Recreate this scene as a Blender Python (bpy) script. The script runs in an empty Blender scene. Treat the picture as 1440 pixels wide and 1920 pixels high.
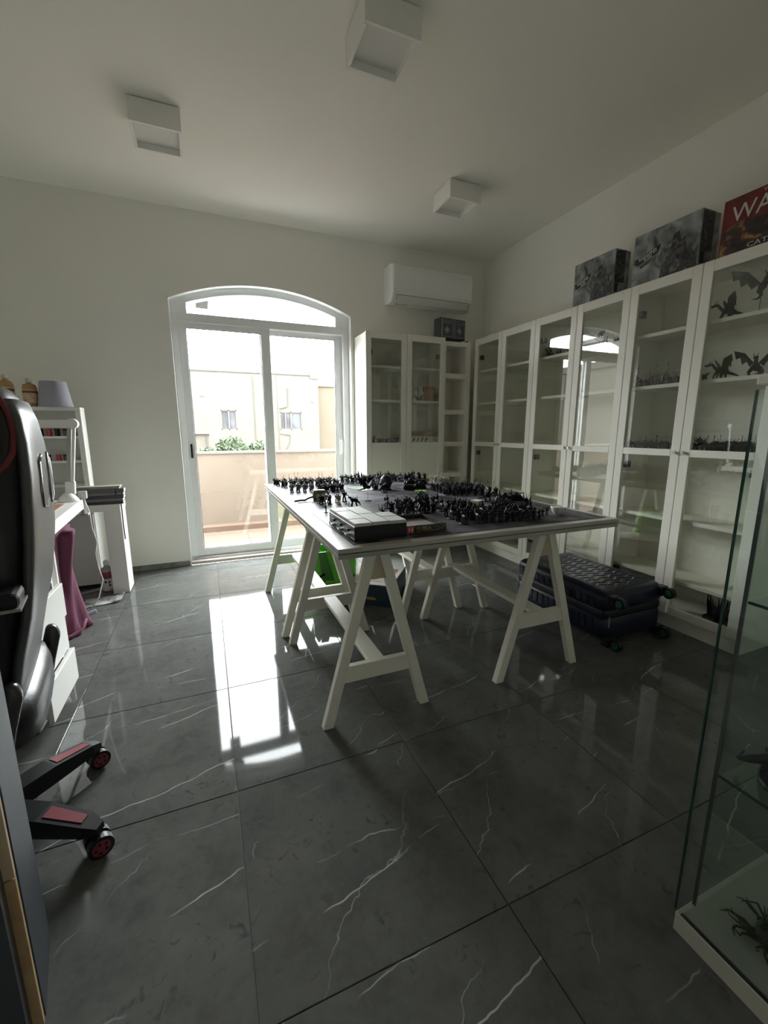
import bpy, math, random
from mathutils import Matrix, Vector
from math import sin, cos, pi, radians

sc = bpy.context.scene
C = sc.collection

# ------------------------------------------------------------------ camera, sky, light, exposure
F_PX, PITCH, ROLL, YAW, CAM_H = 793.93, 0.189, -0.0018, 0.3935, 1.1685
cam = bpy.data.cameras.new('camera')
cam.sensor_fit = 'HORIZONTAL'
cam.sensor_width = 36.0
cam.lens = F_PX * 36.0 / 1440.0
cam.clip_start = 0.02
cam.clip_end = 300
cam_ob = bpy.data.objects.new('camera', cam)
C.objects.link(cam_ob)
_fw = Vector((sin(YAW) * cos(PITCH), cos(YAW) * cos(PITCH), -sin(PITCH)))
_rt = Vector((cos(YAW), -sin(YAW), 0))
_up = _rt.cross(_fw)
_r2 = _rt * cos(ROLL) + _up * sin(ROLL)
_u2 = _up * cos(ROLL) - _rt * sin(ROLL)
_m = Matrix((_r2, _u2, -_fw)).transposed().to_4x4()
_m.translation = (0, 0, CAM_H)
cam_ob.matrix_world = _m
sc.camera = cam_ob

SKY = 19.0
world = bpy.data.worlds.new('hazy_sky')
sc.world = world
world.use_nodes = True
_bg = world.node_tree.nodes['Background']
_bg.inputs['Color'].default_value = (0.945, 0.972, 1.0, 1)
_bg.inputs['Strength'].default_value = SKY

_pl = bpy.data.lights.new('balcony_door_portal', 'AREA')     # sampling guide for the daylight in the door opening
_pl.shape = 'RECTANGLE'
_pl.size, _pl.size_y = 1.56, 2.42
_pl.cycles.is_portal = True
_po = bpy.data.objects.new('balcony_door_portal', _pl)
C.objects.link(_po)
_po.location = (0.565, 4.235, 1.2)
_po.rotation_euler = (-pi / 2, 0, 0)

vs = sc.view_settings
vs.view_transform = 'Standard'
vs.look = 'None'
vs.gamma = 1.0
vs.use_curve_mapping = False
vs.exposure = 0.88
sc.display_settings.display_device = 'sRGB'
sc.cycles.max_bounces = 12
sc.cycles.diffuse_bounces = 8
sc.cycles.glossy_bounces = 6
sc.cycles.transparent_max_bounces = 32
sc.cycles.caustics_reflective = False
sc.cycles.caustics_refractive = False
sc.cycles.sample_clamp_indirect = 8.0
sc.cycles.use_denoising = True

rnd = random.Random(11)

# ------------------------------------------------------------------ materials
MATS = {}


def nodes_of(name):
    m = bpy.data.materials.new(name)
    m.use_nodes = True
    return m, m.node_tree.nodes, m.node_tree.links, m.node_tree.nodes['Principled BSDF']


def mat(name, col, rough=0.5, metal=0.0, var=0.06, scale=12.0, bump=0.0, bscale=60.0, spec=0.5, emit=None, coat=0.0):
    """plain surface: colour broken up by a little noise, optional fine bump"""
    if name in MATS:
        return MATS[name]
    m, N, L, b = nodes_of(name)
    tc = N.new('ShaderNodeTexCoord')
    nz = N.new('ShaderNodeTexNoise')
    nz.inputs['Scale'].default_value = scale
    nz.inputs['Detail'].default_value = 4
    L.new(tc.outputs['Object'], nz.inputs['Vector'])
    mx = N.new('ShaderNodeMix')
    mx.data_type = 'RGBA'
    mx.inputs[6].default_value = tuple(max(0, c * (1 - var)) for c in col) + (1,)
    mx.inputs[7].default_value = tuple(min(1, c * (1 + var)) for c in col) + (1,)
    L.new(nz.outputs['Fac'], mx.inputs[0])
    L.new(mx.outputs[2], b.inputs['Base Color'])
    b.inputs['Roughness'].default_value = rough
    b.inputs['Metallic'].default_value = metal
    b.inputs['Specular IOR Level'].default_value = spec
    if coat:
        b.inputs['Coat Weight'].default_value = coat
        b.inputs['Coat Roughness'].default_value = 0.1
    if bump:
        nb = N.new('ShaderNodeTexNoise')
        nb.inputs['Scale'].default_value = bscale
        nb.inputs['Detail'].default_value = 3
        L.new(tc.outputs['Object'], nb.inputs['Vector'])
        bp = N.new('ShaderNodeBump')
        bp.inputs['Strength'].default_value = bump
        bp.inputs['Distance'].default_value = 0.01
        L.new(nb.outputs['Fac'], bp.inputs['Height'])
        L.new(bp.outputs['Normal'], b.inputs['Normal'])
    if emit:
        b.inputs['Emission Color'].default_value = emit[0] + (1,)
        b.inputs['Emission Strength'].default_value = emit[1]
    MATS[name] = m
    return m


def glass(name, tint=(0.97, 0.985, 0.975), f0=0.045, rough=0.0, gain=1.0):
    """pane: see-through with Schlick reflection on each face"""
    if name in MATS:
        return MATS[name]
    m, N, L, b = nodes_of(name)
    N.remove(b)
    out = N['Material Output']
    tr = N.new('ShaderNodeBsdfTransparent')
    nz = N.new('ShaderNodeTexNoise')
    nz.inputs['Scale'].default_value = 3
    mc = N.new('ShaderNodeMix')
    mc.data_type = 'RGBA'
    mc.inputs[6].default_value = tint + (1,)
    mc.inputs[7].default_value = tuple(min(1, t * 1.01) for t in tint) + (1,)
    L.new(nz.outputs['Fac'], mc.inputs[0])
    L.new(mc.outputs[2], tr.inputs['Color'])
    gl = N.new('ShaderNodeBsdfGlossy')
    gl.inputs['Roughness'].default_value = rough
    gl.inputs['Color'].default_value = (1, 1, 1, 1)
    lw = N.new('ShaderNodeLayerWeight')
    lw.inputs['Blend'].default_value = 0.5
    pw = N.new('ShaderNodeMath')
    pw.operation = 'POWER'
    L.new(lw.outputs['Facing'], pw.inputs[0])
    pw.inputs[1].default_value = 5.0
    ml = N.new('ShaderNodeMath')
    ml.operation = 'MULTIPLY_ADD'
    L.new(pw.outputs[0], ml.inputs[0])
    ml.inputs[1].default_value = (1 - f0) * gain
    ml.inputs[2].default_value = f0 * gain
    mx = N.new('ShaderNodeMixShader')
    L.new(ml.outputs[0], mx.inputs[0])
    L.new(tr.outputs[0], mx.inputs[1])
    L.new(gl.outputs[0], mx.inputs[2])
    L.new(mx.outputs[0], out.inputs['Surface'])
    MATS[name] = m
    return m


def tile_mat():
    """polished dark grey marble: clouds, dark pits, thin broken white veins, shifted from tile to tile"""
    m, N, L, b = nodes_of('grey_marble')
    tc = N.new('ShaderNodeTexCoord')
    oi = N.new('ShaderNodeObjectInfo')
    off = N.new('ShaderNodeVectorMath')
    off.operation = 'SCALE'
    L.new(oi.outputs['Location'], off.inputs[0])
    off.inputs['Scale'].default_value = 3.7
    add = N.new('ShaderNodeVectorMath')
    add.operation = 'ADD'
    L.new(tc.outputs['Object'], add.inputs[0])
    L.new(off.outputs[0], add.inputs[1])

    def noise(vec, scale, detail=5, dist=0.0, rough=0.55):
        n = N.new('ShaderNodeTexNoise')
        n.inputs['Scale'].default_value = scale
        n.inputs['Detail'].default_value = detail
        n.inputs['Distortion'].default_value = dist
        n.inputs['Roughness'].default_value = rough
        L.new(vec, n.inputs['Vector'])
        return n.outputs['Fac']

    def ramp(v, stops):
        r = N.new('ShaderNodeValToRGB')
        e = r.color_ramp.elements
        while len(e) < len(stops):
            e.new(0.5)
        for i, (p, c) in enumerate(stops):
            e[i].position = p
            e[i].color = (c, c, c, 1) if isinstance(c, (int, float)) else tuple(c) + (1,)
        L.new(v, r.inputs['Fac'])
        return r.outputs['Color']

    def math(op, a, c):
        n = N.new('ShaderNodeMath')
        n.operation = op
        for i, v in enumerate((a, c)):
            if isinstance(v, (int, float)):
                n.inputs[i].default_value = v
            else:
                L.new(v, n.inputs[i])
        return n.outputs[0]

    def mix(fac, a, c):
        n = N.new('ShaderNodeMix')
        n.data_type = 'RGBA'
        L.new(fac, n.inputs[0])
        for i, v in ((6, a), (7, c)):
            if isinstance(v, tuple):
                n.inputs[i].default_value = v + (1,)
            else:
                L.new(v, n.inputs[i])
        return n.outputs[2]
    P = add.outputs[0]
    clouds = ramp(noise(P, 5.0, 7), [(0.30, 0.0), (0.72, 1.0)])
    base = mix(clouds, (0.072, 0.073, 0.069), (0.146, 0.147, 0.138))
    mid = ramp(noise(P, 15.0, 8, 1.0, 0.65), [(0.38, 0.0), (0.66, 1.0)])
    base = mix(math('MULTIPLY', mid, 0.5), base, (0.160, 0.161, 0.151))
    tone = ramp(oi.outputs['Random'], [(0.0, 0.0), (1.0, 0.35)])
    base = mix(tone, base, (0.085, 0.088, 0.085))
    fine = ramp(noise(P, 42.0, 5, 0.6), [(0.40, 0.0), (0.62, 1.0)])
    base = mix(math('MULTIPLY', fine, 0.35), base, (0.125, 0.13, 0.128))
    pits = math('MULTIPLY', ramp(noise(P, 26.0, 5, 1.2), [(0.58, 0.0), (0.70, 1.0)]),
                ramp(noise(P, 5.0, 2), [(0.45, 0.0), (0.6, 1.0)]))
    base = mix(math('MULTIPLY', pits, 0.7), base, (0.045, 0.047, 0.048))

    def veins(rot, freq, width, amp, nscale, mscale, mlow, mhigh, shift):
        """uniform thin lines along one direction, bent by noise and broken by a mask"""
        mp = N.new('ShaderNodeMapping')
        mp.inputs['Rotation'].default_value = (0, 0, rot)
        mp.inputs['Location'].default_value = (shift, shift * 1.7, 0)
        L.new(P, mp.inputs['Vector'])
        sp = N.new('ShaderNodeSeparateXYZ')
        L.new(mp.outputs[0], sp.inputs[0])
        bend = math('MULTIPLY', noise(mp.outputs[0], nscale, 5, 0.0, 0.55), amp)
        t = math('ADD', math('MULTIPLY', sp.outputs['Y'], freq), bend)
        d = math('ABSOLUTE', math('SUBTRACT', math('FRACT', t, 0), 0.5), 0)
        line = ramp(d, [(0.0, 1.0), (width, 0.0)])
        mk = ramp(noise(mp.outputs[0], mscale, 3), [(mlow, 0.0), (mhigh, 1.0)])
        return math('MULTIPLY', line, mk)
    v1 = veins(radians(-15), 3.0, 0.0080, 0.70, 1.2, 3.0, 0.50, 0.58, 3.1)
    v2 = veins(radians(-3), 2.6, 0.0060, 0.65, 1.4, 3.4, 0.51, 0.60, 7.7)
    v3 = veins(radians(-46), 2.8, 0.0060, 1.2, 2.0, 3.2, 0.51, 0.60, 12.9)
    v = math('MAXIMUM', math('MAXIMUM', v1, math('MULTIPLY', v2, 0.8)), math('MULTIPLY', v3, 0.5))
    col = mix(v, base, (0.52, 0.53, 0.51))
    L.new(col, b.inputs['Base Color'])
    b.inputs['Roughness'].default_value = 0.045
    b.inputs['IOR'].default_value = 1.45
    b.inputs['Specular IOR Level'].default_value = 0.26
    nb = noise(P, 3.2, 1)
    bp = N.new('ShaderNodeBump')
    bp.inputs['Strength'].default_value = 0.035
    bp.inputs['Distance'].default_value = 0.01
    L.new(nb, bp.inputs['Height'])
    L.new(bp.outputs['Normal'], b.inputs['Normal'])
    return m


def two_tone(name, c0, c1, scale, p0, p1, rough=0.6, detail=6, dist=0.8, c2=None, metal=0.0):
    """blotchy print / art / plaster: ramp over noise"""
    if name in MATS:
        return MATS[name]
    m, N, L, b = nodes_of(name)
    tc = N.new('ShaderNodeTexCoord')
    n = N.new('ShaderNodeTexNoise')
    n.inputs['Scale'].default_value = scale
    n.inputs['Detail'].default_value = detail
    n.inputs['Distortion'].default_value = dist
    L.new(tc.outputs['Object'], n.inputs['Vector'])
    r = N.new('ShaderNodeValToRGB')
    e = r.color_ramp.elements
    e[0].position, e[0].color = p0, tuple(c0) + (1,)
    e[1].position, e[1].color = p1, tuple(c1) + (1,)
    if c2:
        k = e.new(min(0.99, p1 + 0.12))
        k.color = tuple(c2) + (1,)
    L.new(n.outputs['Fac'], r.inputs['Fac'])
    L.new(r.outputs['Color'], b.inputs['Base Color'])
    b.inputs['Roughness'].default_value = rough
    b.inputs['Metallic'].default_value = metal
    MATS[name] = m
    return m


M_WALL = mat('wall_paint', (0.86, 0.85, 0.795), 0.9, var=0.015, scale=2.0, bump=0.05, bscale=90, spec=0.2)
M_CEIL = mat('ceiling_paint', (0.88, 0.862, 0.795), 0.9, var=0.012, scale=1.5, spec=0.2)
M_GROUT = mat('tile_grout', (0.22, 0.225, 0.225), 0.85, scale=30)
M_TILE = tile_mat()
M_SKIRT = two_tone('skirting_marble', (0.13, 0.135, 0.13), (0.23, 0.235, 0.22), 9, 0.35, 0.65, 0.25)
M_ALU = mat('white_aluminium', (0.86, 0.875, 0.88), 0.35, var=0.02)
M_PLASTER_W = mat('reveal_plaster', (0.86, 0.855, 0.83), 0.8, var=0.02, scale=6)
M_CAB = mat('white_cabinet', (0.82, 0.798, 0.72), 0.42, var=0.015, scale=4)
M_CABIN = mat('cabinet_inside', (0.80, 0.778, 0.70), 0.55, var=0.02, scale=4)
M_PLAST = mat('white_plastic', (0.83, 0.83, 0.81), 0.4, var=0.01)
M_PLASTG = mat('grey_plastic', (0.42, 0.42, 0.40), 0.5)
M_DIFF = mat('lamp_diffuser', (0.70, 0.70, 0.66), 0.6, var=0.02)
M_LAMP = mat('lamp_white', (0.84, 0.83, 0.79), 0.55, var=0.01)
M_TRES = mat('painted_wood', (0.74, 0.715, 0.625), 0.45, var=0.04, scale=9, bump=0.02)
M_TOP = mat('table_board', (0.40, 0.38, 0.34), 0.4, var=0.06, scale=7)
M_TOP2 = mat('table_board_lower', (0.34, 0.325, 0.29), 0.45, var=0.05, scale=7)
M_MAT = two_tone('battle_mat', (0.012, 0.011, 0.014), (0.16, 0.15, 0.175), 5.0, 0.36, 0.68, 0.5, 9, 1.2)
MATS['battle_mat'].node_tree.nodes['Principled BSDF'].inputs['Specular IOR Level'].default_value = 0.12
M_BLACK = mat('black_primer', (0.007, 0.007, 0.008), 0.5, var=0.4, scale=40, spec=0.25)
M_DARK = mat('dark_paint', (0.016, 0.016, 0.017), 0.5, var=0.4, scale=40, spec=0.3)
M_STEEL = mat('drybrushed_grey', (0.13, 0.135, 0.135), 0.4, 0.3, var=0.4, scale=60)
M_BONE = mat('bone_paint', (0.36, 0.32, 0.24), 0.6, var=0.3, scale=60)
M_RUST = mat('rust_red', (0.16, 0.05, 0.03), 0.6, var=0.3, scale=60)
M_PANE = glass('clear_glass')
M_PANEC = glass('bookcase_glass', (0.955, 0.97, 0.955), 0.065)
M_PANEG = glass('cabinet_glass', (0.90, 0.945, 0.925), 0.06)
M_GEDGE = mat('green_glass_edge', (0.012, 0.05, 0.04), 0.08, var=0.2, coat=0.5)
M_METAL = mat('brushed_metal', (0.55, 0.55, 0.54), 0.3, 0.9)
M_DMETAL = mat('dark_metal', (0.10, 0.10, 0.10), 0.4, 0.6)
M_LEATH = mat('black_leather', (0.012, 0.012, 0.013), 0.36, var=0.2, bump=0.06, bscale=160)
M_LEATH_SHEEN = mat('leather_sheen_grey', (0.10, 0.10, 0.098), 0.34, var=0.08, bump=0.05, bscale=160)  # black leather of the chair back, its bright reflection painted in as grey
M_BPLAST = mat('black_plastic', (0.008, 0.008, 0.009), 0.42, var=0.2, spec=0.35)
M_RED = mat('red_trim', (0.22, 0.025, 0.035), 0.42, var=0.1)
M_REDD = mat('dark_red_piping', (0.20, 0.025, 0.035), 0.5, var=0.1)
M_NAVY = mat('navy_shell', (0.0110, 0.0130, 0.0300), 0.35, var=0.15, scale=20, spec=0.3)
M_NAVYT = mat('navy_shell_top', (0.0150, 0.0165, 0.0250), 0.40, var=0.15, scale=20, spec=0.3)
M_GREENW = mat('wheel_green', (0.012, 0.085, 0.05), 0.4)

# ------------------------------------------------------------------ mesh tools


class MB:
    """collects shapes in world space; build() makes one mesh object of them"""

    def __init__(s):
        s.v = []
        s.f = []

    def add(s, vs_, fs):
        n = len(s.v)
        s.v += [tuple(v) for v in vs_]
        s.f += [tuple(i + n for i in f) for f in fs]
        return s

    def box(s, x0, x1, y0, y1, z0, z1):
        if x0 > x1: x0, x1 = x1, x0
        if y0 > y1: y0, y1 = y1, y0
        if z0 > z1: z0, z1 = z1, z0
        return s.add([(x0, y0, z0), (x1, y0, z0), (x1, y1, z0), (x0, y1, z0),
                      (x0, y0, z1), (x1, y0, z1), (x1, y1, z1), (x0, y1, z1)],
                     [(0, 3, 2, 1), (4, 5, 6, 7), (0, 1, 5, 4), (1, 2, 6, 5), (2, 3, 7, 6), (3, 0, 4, 7)])

    def hexa(s, b, t):
        """four bottom corners, four top corners (counter-clockwise from above)"""
        return s.add(list(b) + list(t), [(0, 3, 2, 1), (4, 5, 6, 7), (0, 1, 5, 4), (1, 2, 6, 5), (2, 3, 7, 6), (3, 0, 4, 7)])

    def beam(s, p, q, w, d, side=(0, 1, 0)):
        """rectangular bar from p to q: w across, d along 'side'"""
        p, q, sd = Vector(p), Vector(q), Vector(side)
        ax = (q - p).normalized()
        sd = (sd - ax * sd.dot(ax)).normalized()
        wv = ax.cross(sd) * (w / 2)
        sv = sd * (d / 2)
        b = [p - wv - sv, p + wv - sv, p + wv + sv, p - wv + sv]
        t = [q - wv - sv, q + wv - sv, q + wv + sv, q - wv + sv]
        return s.hexa(b, t)

    def cyl(s, p, q, r0, r1=None, n=12, caps=True):
        p, q = Vector(p), Vector(q)
        r1 = r0 if r1 is None else r1
        ax = (q - p).normalized()
        a = ax.orthogonal().normalized()
        c = ax.cross(a)
        vv = [p + (a * cos(2 * pi * i / n) + c * sin(2 * pi * i / n)) * r0 for i in range(n)]
        vv += [q + (a * cos(2 * pi * i / n) + c * sin(2 * pi * i / n)) * r1 for i in range(n)]
        ff = [(i, (i + 1) % n, n + (i + 1) % n, n + i) for i in range(n)]
        if caps:
            ff += [tuple(range(n - 1, -1, -1)), tuple(range(n, 2 * n))]
        return s.add(vv, ff)

    def lathe(s, c, prof, n=20):
        """profile [(r, z)] turned round the vertical through c"""
        vv, ff = [], []
        for r, z in prof:
            vv += [(c[0] + r * cos(2 * pi * i / n), c[1] + r * sin(2 * pi * i / n), c[2] + z) for i in range(n)]
        for k in range(len(prof) - 1):
            for i in range(n):
                j = (i + 1) % n
                ff.append((k * n + i, k * n + j, (k + 1) * n + j, (k + 1) * n + i))
        ff.append(tuple(range(n - 1, -1, -1)))
        m_ = (len(prof) - 1) * n
        ff.append(tuple(range(m_, m_ + n)))
        return s.add(vv, ff)

    def ell(s, c, r, nu=8, nv=5):
        rx, ry, rz = r if isinstance(r, tuple) else (r, r, r)
        vv = [(c[0], c[1], c[2] - rz)]
        for k in range(1, nv):
            t = -pi / 2 + pi * k / nv
            vv += [(c[0] + rx * cos(t) * cos(2 * pi * i / nu), c[1] + ry * cos(t) * sin(2 * pi * i / nu), c[2] + rz * sin(t)) for i in range(nu)]
        vv.append((c[0], c[1], c[2] + rz))
        ff = [(0, 1 + (i + 1) % nu, 1 + i) for i in range(nu)]
        for k in range(nv - 2):
            for i in range(nu):
                j = (i + 1) % nu
                ff.append((1 + k * nu + i, 1 + k * nu + j, 1 + (k + 1) * nu + j, 1 + (k + 1) * nu + i))
        l = 1 + (nv - 2) * nu
        ff += [(l + i, l + (i + 1) % nu, len(vv) - 1) for i in range(nu)]
        return s.add(vv, ff)

    def tube(s, pts, r, n=8, r1=None):
        pts = [Vector(p) for p in pts]
        vv, ff = [], []
        a = None
        for k, p in enumerate(pts):
            t = (pts[min(k + 1, len(pts) - 1)] - pts[max(k - 1, 0)]).normalized()
            a = t.orthogonal().normalized() if a is None else (a - t * a.dot(t)).normalized()
            c = t.cross(a)
            rr = r if r1 is None else r + (r1 - r) * k / (len(pts) - 1)
            vv += [p + (a * cos(2 * pi * i / n) + c * sin(2 * pi * i / n)) * rr for i in range(n)]
        for k in range(len(pts) - 1):
            for i in range(n):
                j = (i + 1) % n
                ff.append((k * n + i, k * n + j, (k + 1) * n + j, (k + 1) * n + i))
        ff += [tuple(range(n - 1, -1, -1)), tuple(range((len(pts) - 1) * n, len(pts) * n))]
        return s.add(vv, ff)

    def loft(s, rings, caps=True):
        n = len(rings[0])
        vv = [p for r in rings for p in r]
        ff = []
        for k in range(len(rings) - 1):
            for i in range(n):
                j = (i + 1) % n
                ff.append((k * n + i, k * n + j, (k + 1) * n + j, (k + 1) * n + i))
        if caps:
            ff += [tuple(range(n - 1, -1, -1)), tuple(range((len(rings) - 1) * n, len(rings) * n))]
        return s.add(vv, ff)

    def plate(s, poly, d):
        """flat polygon (3-D points) given thickness by vector d"""
        n = len(poly)
        d = Vector(d)
        vv = [Vector(p) for p in poly] + [Vector(p) + d for p in poly]
        ff = [tuple(range(n - 1, -1, -1)), tuple(range(n, 2 * n))] + [(i, (i + 1) % n, n + (i + 1) % n, n + i) for i in range(n)]
        return s.add(vv, ff)

    def xf(s, M):
        s.v = [tuple(M @ Vector(v)) for v in s.v]
        return s

    def mesh(s, name, m, smooth=False, shift=(0, 0, 0)):
        me = bpy.data.meshes.new(name)
        me.from_pydata([(v[0] - shift[0], v[1] - shift[1], v[2] - shift[2]) for v in s.v], [], s.f)
        me.update()
        import bmesh
        bm = bmesh.new()
        bm.from_mesh(me)
        bmesh.ops.recalc_face_normals(bm, faces=bm.faces)
        bm.to_mesh(me)
        bm.free()
        if smooth:
            for p in me.polygons:
                p.use_smooth = True
        for mm in (m if isinstance(m, (list, tuple)) else [m]):
            me.materials.append(mm)
        return me

    def build(s, name, m, parent=None, smooth=False, bevel=0.0, seg=1, subsurf=0):
        if parent is not None:
            sh = wloc(parent)
        else:
            xs = [v[0] for v in s.v]
            ys = [v[1] for v in s.v]
            zs = [v[2] for v in s.v]
            sh = ((min(xs) + max(xs)) / 2, (min(ys) + max(ys)) / 2, min(zs))
        o = bpy.data.objects.new(name, s.mesh(name, m, smooth, sh))
        C.objects.link(o)
        if parent is not None:
            o.parent = parent
        else:
            o.location = sh
        if bevel:
            b = o.modifiers.new('bevel', 'BEVEL')
            b.width = bevel
            b.segments = seg
            b.limit_method = 'ANGLE'
        if subsurf:
            b = o.modifiers.new('sub', 'SUBSURF')
            b.levels = b.render_levels = subsurf
        return o


def wloc(o):
    p = Vector((0, 0, 0))
    while o is not None:
        p += Vector(o.location)
        o = o.parent
    return p


def tag(o, label, cat=None, group=None, kind=None):
    if label: o['label'] = label
    if cat: o['category'] = cat
    if group: o['group'] = group
    if kind: o['kind'] = kind
    return o


def thing(name, loc, label, cat=None, group=None, kind=None):
    o = bpy.data.objects.new(name, None)
    o.empty_display_size = 0.05
    o.location = loc
    C.objects.link(o)
    return tag(o, label, cat, group, kind)


def text(name, body, size, m, M, parent, ext=0.0004, width=None, shear=0.0):
    """flat lettering as a mesh, laid out by matrix M (x along the line, y up, z out of the face)"""
    cu = bpy.data.curves.new(name, 'FONT')
    cu.body = body
    cu.size = size
    cu.extrude = ext
    cu.align_x, cu.align_y = 'CENTER', 'CENTER'
    cu.resolution_u = 2
    cu.shear = shear
    t = bpy.data.objects.new(name, cu)
    C.objects.link(t)
    bpy.context.view_layer.update()
    me = bpy.data.meshes.new_from_object(t.evaluated_get(bpy.context.evaluated_depsgraph_get()))
    bpy.data.objects.remove(t)
    if width:
        xs = [v.co.x for v in me.vertices]
        k = width / (max(xs) - min(xs))
        for v in me.vertices:
            v.co.x *= k
    sh = wloc(parent)
    for v in me.vertices:
        v.co = M @ v.co - sh
    me.materials.clear()
    me.materials.append(m)
    o = bpy.data.objects.new(name, me)
    C.objects.link(o)
    o.parent = parent
    return o


def frame_M(origin, xdir, ydir):
    x = Vector(xdir).normalized()
    y = Vector(ydir).normalized()
    z = x.cross(y)
    M = Matrix((x, y, z)).transposed().to_4x4()
    M.translation = origin
    return M

# ------------------------------------------------------------------ room shell
XL, XR, YF, YB, HC = -2.15, 2.79, -0.62, 3.99, 2.87
WT = 0.24                                    # outer wall thickness
DX0, DX1, DSPR, DAPX = -0.205, 1.335, 2.215, 2.385   # balcony door opening, spring and crown of its arch


def arch(x, x0=DX0, x1=DX1, zs=DSPR, za=DAPX):
    c = (x0 + x1) / 2
    hw = (x1 - x0) / 2
    rise = za - zs
    R = (hw * hw + rise * rise) / (2 * rise)
    return za - R + math.sqrt(max(0, R * R - (x - c) ** 2))


def st(o, label=None):
    return tag(o, label, None, None, 'structure')


fl = st(MB().box(XL, XR, YF, YB, -0.12, -0.006).build('floor', M_GROUT), 'polished dark grey marble tile floor with white veins')
TX, TY = 0.605, 0.62
tile_meshes = {}
ix0, ix1 = math.floor((XL - 0.012) / TX), math.ceil((XR - 0.012) / TX)
iy0, iy1 = math.floor((YF - 0.675) / TY), math.ceil((YB - 0.675) / TY)
for i in range(ix0, ix1):
    for j in range(iy0, iy1):
        x0, x1 = max(XL, 0.012 + i * TX + 0.0012), min(XR, 0.012 + (i + 1) * TX - 0.0012)
        y0, y1 = max(YF, 0.675 + j * TY + 0.0012), min(YB, 0.675 + (j + 1) * TY - 0.0012)
        if x1 - x0 < 0.01 or y1 - y0 < 0.01:
            continue
        key = (round(x1 - x0, 3), round(y1 - y0, 3))
        if key not in tile_meshes:
            w, h = (x1 - x0) / 2, (y1 - y0) / 2
            e = 0.0012
            mb = MB()
            mb.add([(-w, -h, -0.008), (w, -h, -0.008), (w, h, -0.008), (-w, h, -0.008),
                    (-w, -h, -e), (w, -h, -e), (w, h, -e), (-w, h, -e),
                    (-w + e, -h + e, 0), (w - e, -h + e, 0), (w - e, h - e, 0), (-w + e, h - e, 0)],
                   [(0, 1, 5, 4), (1, 2, 6, 5), (2, 3, 7, 6), (3, 0, 4, 7), (4, 5, 9, 8), (5, 6, 10, 9), (6, 7, 11, 10), (7, 4, 8, 11), (8, 9, 10, 11), (3, 2, 1, 0)])
            tile_meshes[key] = mb.mesh('floor_tile', M_TILE)
        t = bpy.data.objects.new('floor_tile', tile_meshes[key])
        C.objects.link(t)
        t.parent = fl
        t.location = Vector(((x0 + x1) / 2, (y0 + y1) / 2, 0)) - wloc(fl)

st(MB().box(XL - 0.2, XR + 0.2, YF - 0.2, YB + WT, HC, HC + 0.22).build('ceiling', M_CEIL), 'plain white painted ceiling')
st(MB().box(XR, XR + 0.2, YF, YB, -0.12, HC).build('wall_right', M_WALL), 'white wall behind the tall glazed bookcases')
st(MB().box(XL - 0.2, XL, YF, YB, -0.12, HC).build('wall_left', M_WALL), 'white wall beyond the desks')
st(MB().box(XL - 0.2, XR + 0.2, YF - 0.2, YF, -0.12, HC).build('wall_front', M_WALL), 'white wall behind the viewer')

wb = MB()
wb.box(XL - 0.2, DX0, YB, YB + WT, -0.12, HC)
wb.box(DX1, XR + 0.2, YB, YB + WT, -0.12, HC)
NS = 24
for i in range(NS):
    xa, xb = DX0 + (DX1 - DX0) * i / NS, DX0 + (DX1 - DX0) * (i + 1) / NS
    za, zb = arch(xa), arch(xb)
    wb.hexa([(xa, YB, za), (xb, YB, zb), (xb, YB + WT, zb), (xa, YB + WT, za)],
            [(xa, YB, HC), (xb, YB, HC), (xb, YB + WT, HC), (xa, YB + WT, HC)])
st(wb.build('wall_back', M_WALL), 'white back wall with the arched balcony door opening')

SK = 0.045
st(MB().box(XL, DX0 - 0.0, YB - 0.012, YB, 0, SK).build('baseboard_back', M_SKIRT, bevel=0.002), 'low grey marble skirting on the back wall')
st(MB().box(XL, XL + 0.012, YF, YB - 0.02, 0, SK).build('baseboard_left', M_SKIRT, bevel=0.002), 'low grey marble skirting on the left wall')

# reveal lining of the arch (white plaster band round the opening)
rv = MB()
RT = 0.012
rv.box(DX0, DX0 + RT, YB - 0.002, YB + 0.075, 0.0, DSPR)
rv.box(DX1 - RT, DX1, YB - 0.002, YB + 0.075, 0.0, DSPR)
for i in range(NS):
    xa, xb = DX0 + (DX1 - DX0) * i / NS, DX0 + (DX1 - DX0) * (i + 1) / NS
    za, zb = arch(xa), arch(xb)
    rv.hexa([(xa, YB - 0.002, za - RT), (xb, YB - 0.002, zb - RT), (xb, YB + 0.075, zb - RT), (xa, YB + 0.075, za - RT)],
            [(xa, YB - 0.002, za), (xb, YB - 0.002, zb), (xb, YB + 0.075, zb), (xa, YB + 0.075, za)])
st(rv.build('trim_1', M_PLASTER_W), 'white plaster reveal round the arched door')

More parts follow.
